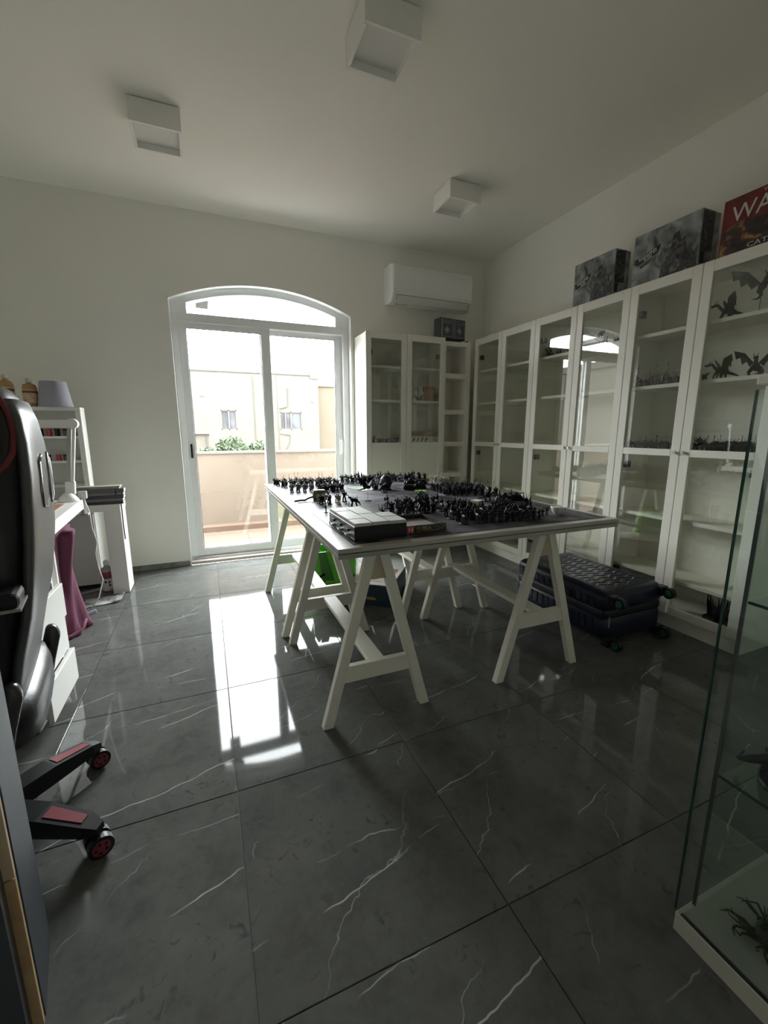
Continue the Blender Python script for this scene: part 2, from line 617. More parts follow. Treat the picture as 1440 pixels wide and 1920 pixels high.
# ------------------------------------------------------------------ balcony door: arched light over two sliding leaves
D0, D1 = DX0 + 0.012, DX1 - 0.012
FY0, FY1 = YB + 0.07, YB + 0.16
bd = thing('door_1', ((D0 + D1) / 2, FY0, 0), 'white arched balcony door with two sliding glass leaves', kind='structure')
fr = MB()
fr.box(D0, D0 + 0.055, FY0, FY1, 0.045, 2.14)
fr.box(D1 - 0.055, D1, FY0, FY1, 0.045, 2.14)
fr.box(D0, D1, FY0, FY1, 0.0, 0.05)
fr.box(D0 + 0.055, D1 - 0.055, FY0 - 0.004, FY1, 2.055, 2.125)
fr.build('frame', M_ALU, bd, bevel=0.003)
ar = MB()
FYa = FY0 - 0.0015
for i in range(NS):
    xa, xb = D0 + (D1 - D0) * i / NS, D0 + (D1 - D0) * (i + 1) / NS
    za, zb = arch(xa) - 0.012, arch(xb) - 0.012
    ea, eb = (0.055, 0.055) if 2 <= i < NS - 2 else (za - 2.122, zb - 2.122)
    ar.hexa([(xa, FYa, za - ea), (xb, FYa, zb - eb), (xb, FY1, zb - eb), (xa, FY1, za - ea)],
            [(xa, FYa, za), (xb, FYa, zb), (xb, FY1, zb), (xa, FY1, za)])
ar.build('arched_head', M_ALU, bd)
pn = []
for i in range(NS + 1):
    x = D0 + 0.04 + (D1 - D0 - 0.08) * i / NS
    pn.append((x, FY0 + 0.05, max(2.10, arch(x) - 0.055)))
MB().plate([(D0 + 0.04, FY0 + 0.05, 2.10)] + pn + [(D1 - 0.04, FY0 + 0.05, 2.10)], (0, 0.006, 0)).build('arched_pane', M_PANE, bd)


def sash(x0, x1, y, z0, z1, sl, sr, st_, sb, nm='sliding_leaf'):
    m_ = MB()
    m_.box(x0, x0 + sl, y, y + 0.035, z0, z1)
    m_.box(x1 - sr, x1, y, y + 0.035, z0, z1)
    m_.box(x0 + sl, x1 - sr, y, y + 0.035, z0, z0 + sb)
    m_.box(x0 + sl, x1 - sr, y, y + 0.035, z1 - st_, z1)
    o = m_.build(nm, M_ALU, bd, bevel=0.003)
    MB().box(x0 + sl - 0.005, x1 - sr + 0.005, y + 0.014, y + 0.020, z0 + sb - 0.005, z1 - st_ + 0.005).build('pane', M_PANE, o)
    g = MB()
    for (a, b_, c, d) in ((x0 + sl, x0 + sl + 0.004, z0 + sb, z1 - st_), (x1 - sr - 0.004, x1 - sr, z0 + sb, z1 - st_),
                          (x0 + sl, x1 - sr, z0 + sb, z0 + sb + 0.004), (x0 + sl, x1 - sr, z1 - st_ - 0.004, z1 - st_)):
        g.box(a, b_, y + 0.004, y + 0.013, c, d)
    g.build('gasket', M_DMETAL, o)
    return o


l1 = sash(D0 + 0.045, 0.595, FY0 + 0.005, 0.05, 2.07, 0.065, 0.075, 0.06, 0.07)
l2 = sash(0.505, D1 - 0.045, FY0 + 0.048, 0.05, 2.07, 0.085, 0.08, 0.055, 0.07)
MB().box(D0 + 0.068, D0 + 0.083, FY0 - 0.004, FY0 + 0.010, 0.94, 1.06).build('recessed_pull', M_BPLAST, l1)
hd = MB()
hd.box(1.222, 1.252, FY0 + 0.028, FY0 + 0.05, 0.92, 1.10)
hd.tube([(1.237, FY0 + 0.03, 1.07), (1.237, FY0 - 0.015, 1.07), (1.235, FY0 - 0.02, 1.05), (1.233, FY0 - 0.02, 0.95)], 0.010)
hd.build('lever_handle', M_PLAST, l2, smooth=False)
MB().box(D0 + 0.02, D1 - 0.02, FY0 - 0.012, FY0 + 0.006, 0.03, 0.052).build('track', M_METAL, bd)
MB().box(DX0 + 0.013, DX1 - 0.013, YB + 0.0, FY0, 0.0, 0.03).build('sill', mat('sill_stone', (0.55, 0.50, 0.46), 0.5), bd, bevel=0.004)

# ------------------------------------------------------------------ dark door standing open at the left edge
d2 = thing('door_2', (-0.5, 0.96, 0), 'dark blue-grey open door with tan edge strip, at the left edge of the picture', kind='structure')
M_DOOR = mat('dark_door_laminate', (0.040, 0.046, 0.055), 0.42, var=0.12, scale=25)
M_TAN = two_tone('tan_edge_strip', (0.36, 0.22, 0.10), (0.50, 0.34, 0.18), 14, 0.3, 0.7, 0.6)
A, B = Vector((-0.424, 1.035, 0)), Vector((-0.386, 0.868, 0))
dr = (A - B).normalized()
nl = Vector((-dr.y, dr.x, 0))                  # towards the left
up = Vector((0, 0, 2.08))
q = [B, A, A + nl * 0.045, B + nl * 0.045]
MB().hexa(q, [p + up for p in q]).build('leaf_panel', M_DOOR, d2, bevel=0.002)
S0 = B - dr * 0.0015
q = [S0 + nl * 0.001, S0 + dr * 0.0015 + nl * 0.001, S0 + dr * 0.0015 + nl * 0.016, S0 + nl * 0.016]
q = [S0 - dr * 0.012 + nl * 0.002, S0 + nl * 0.002, S0 + nl * 0.03, S0 - dr * 0.012 + nl * 0.03]
MB().hexa([p + Vector((0, 0, 0.36)) for p in q], [p + up for p in q]).build('edge_strip', mat('pale_edge_strip', (0.52, 0.40, 0.26), 0.6), d2)
MB().hexa(q, [p + Vector((0, 0, 0.357)) for p in q]).build('edge_strip', M_TAN, d2)
q = [S0 - dr * 0.05 + nl * 0.018, S0 - dr * 0.012 + nl * 0.018, S0 - dr * 0.012 + nl * 0.5, S0 - dr * 0.05 + nl * 0.5]
MB().hexa(q, [p + up for p in q]).build('return_panel', M_DOOR, d2)

# ------------------------------------------------------------------ balcony and the houses beyond
M_TERRA = two_tone('terracotta', (0.0720, 0.0411, 0.0266), (0.0891, 0.0548, 0.0363), 5, 0.3, 0.7, 0.7)
M_PARA = two_tone('balcony_plaster', (0.1005, 0.0764, 0.0579), (0.1139, 0.0895, 0.0681), 3, 0.3, 0.7, 0.9)
M_LIME = two_tone('limestone_render', (0.0522, 0.0463, 0.0368), (0.0643, 0.0570, 0.0463), 2.2, 0.3, 0.7, 0.95, 8, 0.4)
M_LIME2 = two_tone('yellow_limestone', (0.0543, 0.0437, 0.0289), (0.0639, 0.0512, 0.0349), 1.5, 0.3, 0.7, 0.95)
bf = st(MB().box(-3.2, 4.2, YB + WT, 5.66, -0.16, -0.032).build('floor_balcony', mat('balcony_grout', (0.42, 0.36, 0.30), 0.9)), 'terracotta tiled balcony floor')
tm = {}
for i in range(-9, 12):
    for j in range(4):
        x0, y0 = 0.05 + i * 0.33, YB + WT + 0.002 + j * 0.325
        if 'm' not in tm:
            tm['m'] = MB().box(-0.163, 0.163, -0.160, 0.160, -0.012, 0).mesh('balcony_tile', M_TERRA)
        t = bpy.data.objects.new('balcony_tile', tm['m'])
        C.objects.link(t)
        t.parent = bf
        t.location = Vector((x0 + 0.165, y0 + 0.1625, -0.022)) - wloc(bf)
st(MB().box(-3.2, 4.2, 5.36, 5.52, -0.03, 0.045).build('trim_2', M_TERRA, bevel=0.004), 'raised terracotta kerb at the foot of the balcony wall')
par = st(MB().box(-3.2, 4.2, 5.50, 5.66, -0.16, 0.90).build('wall_balcony', M_PARA), 'peach plastered balcony parapet wall')
MB().box(-3.2, 4.2, 5.485, 5.675, 0.90, 0.928).build('coping', mat('coping_stone', (0.0961, 0.0843, 0.0720), 0.9), par, bevel=0.004)
st(MB().box(-40, 60, 5.7, 80, -3.3, -3.2).build('floor_ground', mat('street_ground', (0.0411, 0.0375, 0.0341), 0.95)), 'pale street ground below the balcony')
st(MB().box(-6, 8, YB + WT, YB + WT + 0.02, -3.2, -0.13).build('wall_outer_base', M_PARA), 'outer wall below the balcony')

ZF = 26.0
FS = ZF / 12.0


def fz(z):
    return CAM_H + (z - CAM_H) * FS


nb = thing('neighbour_building', (2.9, ZF + 3, -3.2), 'cream rendered flat-roofed building with two small windows beyond the balcony', 'building')
wx0, wx1 = -7.5, 3.0 * FS
wins = [(0.408 * FS, 0.80 * FS, fz(1.205), fz(1.715)), (1.915 * FS, 2.52 * FS, fz(1.205), fz(1.69))]
w_ = MB()
xs = [wx0, wins[0][0], wins[0][1], wins[1][0], wins[1][1], wx1]
for i in range(5):
    if i in (1, 3):
        k = wins[i // 2]
        w_.box(xs[i], xs[i + 1], ZF, ZF + 0.4, -3.2, k[2])
        w_.box(xs[i], xs[i + 1], ZF, ZF + 0.4, k[3], fz(2.66))
    else:
        w_.box(xs[i], xs[i + 1], ZF, ZF + 0.4, -3.2, fz(2.66))
w_.box(wx0, wx1, ZF + 0.4, ZF + 7, -3.2, fz(2.55))
w_.build('wall', M_LIME, nb)
MB().box(wx0, wx1 - 0.45, ZF - 0.06, ZF + 0.5, fz(2.66), fz(2.70)).build('roof_coping', mat('weathered_coping', (0.0341, 0.0323, 0.0288), 0.95), nb)
MB().box(wx1 - 0.5, wx1 + 0.03, ZF - 0.05, ZF + 0.5, fz(2.58), fz(2.735)).build('parapet_end', mat('weathered_block', (0.0441, 0.0411, 0.0358), 0.95), nb)
M_WFR = mat('window_wood', (0.0520, 0.0399, 0.0260), 0.6)
M_WGL = two_tone('window_dark_glass', (0.0101, 0.0101, 0.0126), (0.0302, 0.0318, 0.0353), 0.9, 0.4, 0.6, 0.75)
for k, (a, b_, c, d) in enumerate(wins):
    f_ = MB()
    t_ = 0.055
    f_.box(a, a + t_, ZF + 0.02, ZF + 0.14, c, d)
    f_.box(b_ - t_, b_, ZF + 0.02, ZF + 0.14, c, d)
    f_.box(a, b_, ZF + 0.02, ZF + 0.14, c, c + t_)
    f_.box(a, b_, ZF + 0.02, ZF + 0.14, d - t_, d)
    mid = (a + b_) / 2
    f_.box(mid - 0.035, mid + 0.035, ZF + 0.02, ZF + 0.14, c, d)
    wn = f_.build('window', M_WFR, nb)
    MB().box(a + t_, mid - 0.035, ZF + 0.09, ZF + 0.10, c + t_, d - t_).build('pane', M_WGL, wn)
    MB().box(mid + 0.035, b_ - t_, ZF + 0.09, ZF + 0.10, c + t_, d - t_).build('pane', M_WGL, wn)
    if k == 1:
        MB().box(a + 0.30, a + 0.36, ZF + 0.01, ZF + 0.06, c + t_, d - t_).build('shutter_edge', M_WFR, wn)
M_PIPE = mat('old_pipe', (0.0323, 0.0306, 0.0270), 0.8)
MB().tube([(1.256 * FS, ZF - 0.04, fz(2.58)), (1.256 * FS, ZF - 0.04, fz(1.0)), (1.27 * FS, ZF - 0.04, fz(0.3))], 0.025, 6).build('drainpipe', M_PIPE, nb)
MB().tube([(2.16 * FS, ZF - 0.05, fz(2.32)), (2.15 * FS, ZF - 0.05, fz(1.88)), (2.10 * FS, ZF - 0.05, fz(1.82)), (1.92 * FS, ZF - 0.05, fz(1.77))], 0.035, 6).build('vent_pipe', M_PIPE, nb)
MB().tube([(1.86 * FS, ZF - 0.05, fz(2.62)), (1.88 * FS, ZF - 0.05, fz(0.5))], 0.016, 5).build('cable', M_PIPE, nb)
MB().tube([(1.90 * FS, ZF - 0.05, fz(1.10)), (2.18 * FS, ZF - 0.05, fz(1.06)), (2.16 * FS, ZF - 0.05, fz(0.86)), (2.0 * FS, ZF - 0.05, fz(0.6))], 0.022, 5).build('cable', M_PIPE, nb)
for vx, vz in ((0.0, 2.03), (2.83, 1.95)):
    MB().box(vx * FS - 0.09, vx * FS + 0.09, ZF - 0.03, ZF, fz(vz), fz(vz) + 0.14).build('vent_grille', M_PIPE, nb)

n3 = thing('neighbour_house', (-6.5, 10, -3.2), 'cream side house left of the balcony', 'building')
MB().box(-9.5, -4.6, 6.4, 16.0, -3.2, 2.75).build('wall', M_LIME, n3)
MB().box(-9.6, -4.52, 6.3, 16.1, 2.75, 2.92).build('cornice', mat('house_cornice', (0.0411, 0.0375, 0.0323), 0.95), n3)
MB().tube([(-4.56, 9.6, 2.7), (-4.56, 9.7, -1.0)], 0.04, 6).build('drainpipe', M_PIPE, n3)
ab = thing('awning_bracket', (0.06, 4.36, 2.33), 'dark bracket seen through the left end of the arched light', 'bracket')
MB().box(0.005, 0.115, YB + WT, 4.66, 2.315, 2.375).build('arm', M_DMETAL, ab, bevel=0.004)
MB().box(-0.01, 0.13, YB + WT, YB + WT + 0.012, 2.29, 2.42).build('wall_plate', M_DMETAL, ab)
n2 = thing('neighbour_annex', (8.3, ZF + 2.5, -3.2), 'lower yellow limestone wall right of the cream building', 'building')
MB().box(wx1 + 0.02, 12.0, ZF + 1.2, ZF + 5, -3.2, fz(2.44)).build('wall', M_LIME2, n2)
MB().box(wx1 + 0.02, 12.0, ZF + 1.1, ZF + 1.6, fz(2.44), fz(2.50)).build('coping', mat('annex_coping', (0.0546, 0.0476, 0.0375), 0.9), n2)
MB().cyl((wx1 + 0.7, ZF + 1.4, fz(2.5)), (wx1 + 0.7, ZF + 1.4, fz(2.62)), 0.03).build('pole', M_DMETAL, n2)

shed = thing('roof_hut', (-0.2, 16.4, -3.2), 'small pale box hut with flat slab roof behind the balcony wall', 'hut')
k16 = 16.0 / 12
MB().box(-1.6, 0.10 * k16, 16.0, 17.2, -3.2, CAM_H + (1.10 - CAM_H) * k16).build('wall', mat('hut_render', (0.0631, 0.0562, 0.0433), 0.95), shed)
MB().box(-1.7, 0.17 * k16, 15.9, 17.3, CAM_H + (1.10 - CAM_H) * k16, CAM_H + (1.145 - CAM_H) * k16).build('roof_slab', mat('hut_slab', (0.0612, 0.0581, 0.0511), 0.95), shed)
MB().box(0.02 * k16, 0.045 * k16, 15.96, 16.0, -3.2, CAM_H + (1.05 - CAM_H) * k16).build('corner_post', M_PIPE, shed)


def shrub(name, cx, cy, rx, rz, ztop, n, label, seed):
    r = random.Random(seed)
    root = thing(name, (cx, cy, -3.2), label, 'shrub', 'shrubs beyond the balcony wall')
    lf = MB()
    for _ in range(n):
        a, u, rr = r.uniform(0, 2 * pi), r.uniform(-0.9, 1), r.uniform(0.55, 1) ** 0.5
        c = math.sqrt(max(0, 1 - u * u))
        p = Vector((cx + rx * rr * c * cos(a), cy + rx * 0.7 * rr * c * sin(a), ztop - rz + rz * u * rr))
        d = Vector((r.uniform(-1, 1), r.uniform(-1, 1), r.uniform(-0.3, 1))).normalized()
        s_ = d.orthogonal().normalized()
        l, w = r.uniform(0.09, 0.17), r.uniform(0.03, 0.05)
        lf.add([p, p + d * l * 0.5 + s_ * w, p + d * l, p + d * l * 0.5 - s_ * w], [(0, 1, 2, 3)])
    tag(lf.build('foliage', two_tone('leaf_green', (0.0112, 0.0227, 0.0058), (0.0281, 0.0435, 0.0130), 6, 0.3, 0.7, 0.6), root), None, kind='stuff')
    MB().tube([(cx, cy, -3.2), (cx + 0.05, cy, -1.5), (cx, cy, ztop - rz)], 0.07, 6, 0.03).build('stem', mat('bark', (0.16, 0.11, 0.07), 0.9), root)


shrub('green_shrub', 0.74, 14.2, 0.52, 0.50, 0.98, 1500, 'larger round green shrub rising above the balcony wall', 3)
shrub('green_shrub', 1.62, 15.0, 0.36, 0.36, 0.82, 800, 'lower green shrub at the right, behind the door stiles', 4)
shrub('green_shrub', 0.02, 13.4, 0.26, 0.26, 0.66, 500, 'lowest green shrub in front of the box hut', 5)

# ------------------------------------------------------------------ glazed bookcases
XC, Y0, UW = 2.478, 3.6594, 0.8266           # front plane and start of the run along the right wall, width of a unit
CH, CD = 2.03, 0.30


def bookcase(name, mapf, width, label, group, glass_low, shelves, cat='bookcase', open_front=False, knob_m=M_METAL, zback=True):
    """u across the front, v into the depth (0 = door face), z up; mapf(u, v, z) -> world"""
    def bx(m_, u0, u1, v0, v1, z0, z1):
        a, b_ = mapf(u0, v0, z0), mapf(u1, v1, z1)
        return m_.box(a[0], b_[0], a[1], b_[1], a[2], b_[2])
    c = mapf(width / 2, CD / 2, 0)
    root = thing(name, c, label, cat, group)
    dv = 0.0 if open_front else 0.022
    t = 0.02
    bx(MB(), 0, t, dv, CD, 0, CH - 0.01).build('side_panel', M_CAB, root)
    bx(MB(), width - t, width, dv, CD, 0, CH - 0.01).build('side_panel', M_CAB, root)
    bx(MB(), t, width - t, dv, CD, CH - 0.035, CH - 0.01).build('top_panel', M_CAB, root)
    bx(MB(), t, width - t, CD - 0.008, CD - 0.002, 0.06, CH - 0.03).build('back_panel', M_CABIN, root)
    bx(MB(), t, width - t, dv + 0.006, CD - 0.01, 0.085, 0.105).build('bottom_panel', M_CABIN, root)
    bx(MB(), t, width - t, dv + 0.004, dv + 0.02, 0.0, 0.085).build('plinth', M_CAB, root)
    for z, th in shelves:
        bx(MB(), t + 0.001, width - t - 0.001, dv + (0.003 if open_front else 0.02), CD - 0.01, z - th, z).build('shelf', M_CABIN, root, bevel=0.0015)
    if open_front:
        return root
    hw = width / 2
    for k in range(2):
        u0, u1 = k * hw + 0.0015, (k + 1) * hw - 0.0015
        s = 0.052
        m_ = MB()
        bx(m_, u0, u0 + s, 0, 0.02, 0.088, CH)
        bx(m_, u1 - s, u1, 0, 0.02, 0.088, CH)
        for z0, z1 in ((0.088, 0.138), (1.022, 1.062), (CH - 0.058, CH)):
            bx(m_, u0 + s, u1 - s, 0, 0.02, z0, z1)
        d = m_.build('door', M_CAB, root, bevel=0.002)
        panes = [(1.058, CH - 0.054, True), (0.134, 1.026, glass_low)]
        for z0, z1, gl in panes:
            if gl:
                bx(MB(), u0 + s - 0.004, u1 - s + 0.004, 0.009, 0.013, z0, z1).build('glass_pane', M_PANEC, d)
            else:
                bx(MB(), u0 + s - 0.004, u1 - s + 0.004, 0.009, 0.015, z0, z1).build('door_panel', M_CAB, d)
        uk = u1 - 0.022 if k == 0 else u0 + 0.022
        a, b_ = mapf(uk, 0.0, 1.045), mapf(uk, -0.02, 1.045)
        mid = mapf(uk, -0.010, 1.045)
        kn = MB().cyl(a, mid, 0.005, n=10)
        kn.cyl(mid, b_, 0.010, 0.009, n=12)
        kn.build('knob', knob_m, d)
        uh = u0 + 0.060 if k == 0 else u1 - 0.060
        for zh in (1.86, 0.955, 0.25):
            bx(MB(), uh - 0.012, uh + 0.012, 0.022, 0.06, zh - 0.02, zh + 0.02).build('hinge', M_DMETAL, d)
    return root


SH = [(1.742, 0.021), (1.438, 0.021), (1.053, 0.024), (0.655, 0.021), (0.295, 0.021)]
RL = ['white glazed bookcase nearest the back corner, its shelves empty',
      'white glazed bookcase in the middle of the right wall, dark models on its top shelf',
      'white glazed bookcase nearest the viewer, its shelves crowded with dark models']
for k in range(3):
    ys = Y0 - k * UW
    bookcase('glazed_bookcase', lambda u, v, z, ys=ys: (XC + v, ys - u, z), UW, RL[k], 'glazed bookcases along the right wall', True, SH)

BX0, BYF = 1.353, 3.672
bookcase('glazed_bookcase', lambda u, v, z: (BX0 + u, BYF + v, z), 0.805,
         'white bookcase beside the balcony door, glass above and solid panels below', None, False,
         [(1.752, 0.021), (1.452, 0.021), (1.053, 0.024), (0.655, 0.021), (0.36, 0.021)], knob_m=M_PLAST)
# narrow open unit in the corner
ou = thing('open_shelf_unit', (BX0 + 0.805 + 0.15, BYF + 0.16, 0), 'narrow white open shelf unit in the corner beside the glazed bookcases', 'shelf unit')
ox0, ox1, oy = BX0 + 0.807, BX0 + 0.807 + 0.295, BYF + 0.02
MB().box(ox0, ox0 + 0.02, oy, oy + 0.285, 0, 2.005).build('side_panel', M_CAB, ou)
MB().box(ox1 - 0.055, ox1, oy, oy + 0.285, 0, 2.005).build('side_panel', M_CAB, ou)
MB().box(ox0 + 0.02, ox1 - 0.055, oy, oy + 0.285, 1.965, 2.005).build('top_panel', M_CAB, ou)
MB().box(ox0 + 0.02, ox1 - 0.055, oy + 0.275, oy + 0.281, 0.05, 1.97).build('back_panel', M_CABIN, ou)
MB().box(ox0 + 0.02, ox1 - 0.055, oy + 0.004, oy + 0.02, 0, 0.09).build('plinth', M_CAB, ou)
for z in (1.715, 1.372, 1.062, 0.755, 0.42, 0.11):
    MB().box(ox0 + 0.02, ox1 - 0.055, oy + 0.003, oy + 0.275, z - 0.045, z).build('shelf', M_CABIN, ou, bevel=0.0015)

# ------------------------------------------------------------------ ceiling lamps
LL = [((-0.123, 2.965), 'white square ceiling lamp on the left, nearest the left wall'),
      ((0.822, 1.99), 'white square ceiling lamp nearest the viewer, cut by the top edge'),
      ((1.80, 2.965), 'white square ceiling lamp on the right, near the air conditioner')]
for (x, y), lab in LL:
    r = thing('ceiling_lamp', (x, y, HC - 0.118), lab, 'ceiling lamp', 'square ceiling lamps')
    h, t, zb = 0.125, 0.016, HC - 0.118
    m_ = MB()
    m_.box(x - h, x + h, y - h, y - h + t, zb, HC - 0.006)
    m_.box(x - h, x + h, y + h - t, y + h, zb, HC - 0.006)
    m_.box(x - h, x - h + t, y - h + t, y + h - t, zb, HC - 0.006)
    m_.box(x + h - t, x + h, y - h + t, y + h - t, zb, HC - 0.006)
    m_.build('housing', M_LAMP, r, bevel=0.0015)
    MB().box(x - h + t, x + h - t, y - h + t, y + h - t, zb + 0.032, zb + 0.038).build('diffuser', M_DIFF, r)
    MB().box(x - h + 0.01, x + h - 0.01, y - h + 0.01, y + h - 0.01, HC - 0.006, HC).build('mounting_plate', M_PLASTG, r)

# ------------------------------------------------------------------ air conditioner
ac = thing('air_conditioner', (2.07, YB - 0.11, 2.33), 'white wall-mounted air conditioner above the back bookcases', 'air conditioner')
ax0, ax1 = 1.655, 2.515
prof = [(YB, 2.345), (YB - 0.10, 2.325), (YB - 0.165, 2.335), (YB - 0.205, 2.385), (YB - 0.215, 2.42), (YB - 0.215, 2.60), (YB - 0.205, 2.64), (YB - 0.175, 2.655), (YB, 2.655)]
m_ = MB()
m_.loft([[(ax0, y if abs(y - YB) < 1e-6 else y + 0.012, z) for y, z in prof], [(ax0 + 0.015, y, z) for y, z in prof],
         [(ax1 - 0.015, y, z) for y, z in prof], [(ax1, y if abs(y - YB) < 1e-6 else y + 0.012, z) for y, z in prof]])
m_.build('casing', M_PLAST, ac, bevel=0.003)
fl_ = MB()
fl_.hexa([(ax0 + 0.05, YB - 0.170, 2.334), (ax1 - 0.05, YB - 0.170, 2.334), (ax1 - 0.05, YB - 0.108, 2.322), (ax0 + 0.05, YB - 0.108, 2.322)],
         [(ax0 + 0.05, YB - 0.2085, 2.382), (ax1 - 0.05, YB - 0.2085, 2.382), (ax1 - 0.05, YB - 0.17, 2.345), (ax0 + 0.05, YB - 0.17, 2.345)])
fl_.build('louvre_flap', mat('flap_plastic', (0.76, 0.77, 0.76), 0.4), ac)
g = MB()
g.box(ax0 + 0.045, ax1 - 0.045, YB - 0.2125, YB - 0.205, 2.385, 2.389)
g.box(ax0 + 0.045, ax0 + 0.048, YB - 0.2125, YB - 0.19, 2.345, 2.389)
g.box(ax1 - 0.048, ax1 - 0.045, YB - 0.2125, YB - 0.19, 2.345, 2.389)
g.build('flap_gap', M_PLASTG, ac)
for i in range(6):
    MB().box(ax0 + 0.06 + i * 0.022, ax0 + 0.074 + i * 0.022, YB - 0.140, YB - 0.128, 2.3245, 2.3275).build('indicator', M_PLASTG, ac)

# ------------------------------------------------------------------ trestle table
TZ = 0.757
tx0, tx1, ty0, ty1 = 0.405, 1.802, 1.40, 3.455
tb = thing('table_top', ((tx0 + tx1) / 2, (ty0 + ty1) / 2, 0.715), 'pale wood double-board table top covered by a dark battle mat', 'table top')
MB().box(tx0, tx1, ty0, ty1, 0.737, TZ - 0.002).build('upper_board', M_TOP, tb, bevel=0.0015)
MB().box(tx0 + 0.001, tx1 - 0.001, ty0 + 0.002, ty1, 0.7155, 0.7338).build('lower_board', M_TOP2, tb, bevel=0.0015)
tag(MB().box(0.475, 1.765, 1.445, 3.43, TZ - 0.0018, TZ).build('battle_mat', M_MAT), 'grey-purple cloudy battle mat spread on the trestle table', 'mat')


def trestle(xl, xr, ya, yb_, zc, label):
    """A-frames at ya and yb_, feet at xl and xr, crossbar top at zc"""
    xm = (xl + xr) / 2
    r = thing('trestle', (xm, (ya + yb_) / 2, 0), label, 'trestle', 'white wooden trestles under the table')
    T, W, D = 0.715, 0.042, 0.034
    for y in (ya, yb_):
        for sx in (-1, 1):
            xb, xt = (xl if sx < 0 else xr), xm + sx * 0.022
            b = [(xb - W / 2, y - D / 2, 0), (xb + W / 2, y - D / 2, 0), (xb + W / 2, y + D / 2, 0), (xb - W / 2, y + D / 2, 0)]
            t = [(xt - W / 2, y - D / 2, T), (xt + W / 2, y - D / 2, T), (xt + W / 2, y + D / 2, T), (xt - W / 2, y + D / 2, T)]
            MB().hexa(b, t).build('leg', M_TRES, r, bevel=0.002)
        f = lambda z: (xm - xl) * (1 - z / T)
        z0, z1 = zc - 0.068, zc
        a0, a1 = f(z0) + 0.0, f(z1) + 0.0
        MB().hexa([(xm - a0, y - 0.012, z0), (xm + a0, y - 0.012, z0), (xm + a0, y + 0.012, z0), (xm - a0, y + 0.012, z0)],
                  [(xm - a1, y - 0.012, z1), (xm + a1, y - 0.012, z1), (xm + a1, y + 0.012, z1), (xm - a1, y + 0.012, z1)]).build('crossbar', M_TRES, r)
        MB().hexa([(xm - 0.05, y - 0.012, 0.60), (xm + 0.05, y - 0.012, 0.60), (xm + 0.05, y + 0.012, 0.60), (xm - 0.05, y + 0.012, 0.60)],
                  [(xm - 0.03, y - 0.012, 0.715), (xm + 0.03, y - 0.012, 0.715), (xm + 0.03, y + 0.012, 0.715), (xm - 0.03, y + 0.012, 0.715)]).build('gusset', mat('raw_wood', (0.50, 0.42, 0.30), 0.6), r)
    y0, y1 = min(ya, yb_) + 0.017, max(ya, yb_) - 0.017
    MB().box(xm - 0.035, xm + 0.035, min(ya, yb_) + 0.012, max(ya, yb_) - 0.012, zc - 0.022, zc - 0.001).build('long_rail', M_TRES, r, bevel=0.002)
    MB().box(xm - 0.020, xm + 0.020, y0, y1, 0.655, 0.7135).build('top_rail', M_TRES, r, bevel=0.002)


trestle(0.368, 0.80, 1.482, 2.222, 0.25, 'white trestle at the left front corner of the table')
trestle(0.345, 0.785, 2.325, 3.08, 0.27, 'white trestle at the left far corner of the table, by the balcony door')
trestle(1.195, 1.655, 1.478, 2.228, 0.32, 'white trestle at the right front corner of the table, beside the suitcase')
trestle(1.075, 1.495, 2.295, 3.06, 0.30, 'white trestle at the right far corner, behind the boxed game')

# ------------------------------------------------------------------ suitcase lying flat by the bookcases
sx0, sx1, sy0, sy1, sz0, sz1 = 1.885, 2.345, 1.49, 2.20, 0.045, 0.325
su = thing('suitcase', ((sx0 + sx1) / 2, (sy0 + sy1) / 2, 0), 'navy hard-shell suitcase lying flat on the floor with green-hubbed wheels', 'suitcase')
zm = (sz0 + sz1) / 2 + 0.01
MB().box(sx0, sx1, sy0, sy1, sz0, zm - 0.008).build('lower_shell', M_NAVY, su, bevel=0.045, seg=4, smooth=True)
MB().box(sx0, sx1, sy0, sy1, zm + 0.008, sz1).build('upper_shell', M_NAVY, su, bevel=0.045, seg=4, smooth=True)
MB().box(sx0 + 0.008, sx1 - 0.008, sy0 + 0.008, sy1 - 0.008, zm - 0.03, zm + 0.03).build('zip_band', M_BPLAST, su, bevel=0.02, seg=2)
nx, ny = 46, 72                                   # chevron relief pressed into the lid
vv, ff = [], []
for j in range(ny + 1):
    for i in range(nx + 1):
        u, v = i / nx, j / ny
        x, y = sx0 + 0.04 + u * (sx1 - sx0 - 0.08), sy0 + 0.04 + v * (sy1 - sy0 - 0.08)
        zig = abs((u * 4) % 1 - 0.5) * 0.055
        r_ = ((y + zig) / 0.042) % 1
        edge = min(1, min(u, 1 - u, v, 1 - v) * 14)
        vv.append((x, y, sz1 - 0.002 + edge * 0.006 * (1 - abs(2 * r_ - 1))))
for j in range(ny):
    for i in range(nx):
        a = j * (nx + 1) + i
        ff.append((a, a + 1, a + nx + 2, a + nx + 1))
MB().add(vv, ff).build('chevron_lid', M_NAVYT, su)
for i in range(13):
    y = sy0 + 0.07 + i * 0.047
    MB().box(sx0 - 0.004, sx0 + 0.01, y, y + 0.032, zm + 0.035, sz1 - 0.045).build('rib', M_NAVY, su, bevel=0.004)
    MB().box(sx0 - 0.004, sx0 + 0.01, y, y + 0.032, sz0 + 0.045, zm - 0.035).build('rib', M_NAVY, su, bevel=0.004)
for y in (1.72, 2.05):
    MB().box(sx0 - 0.014, sx0, y, y + 0.05, zm + 0.03, zm + 0.07).build('latch', M_BPLAST, su, bevel=0.004)
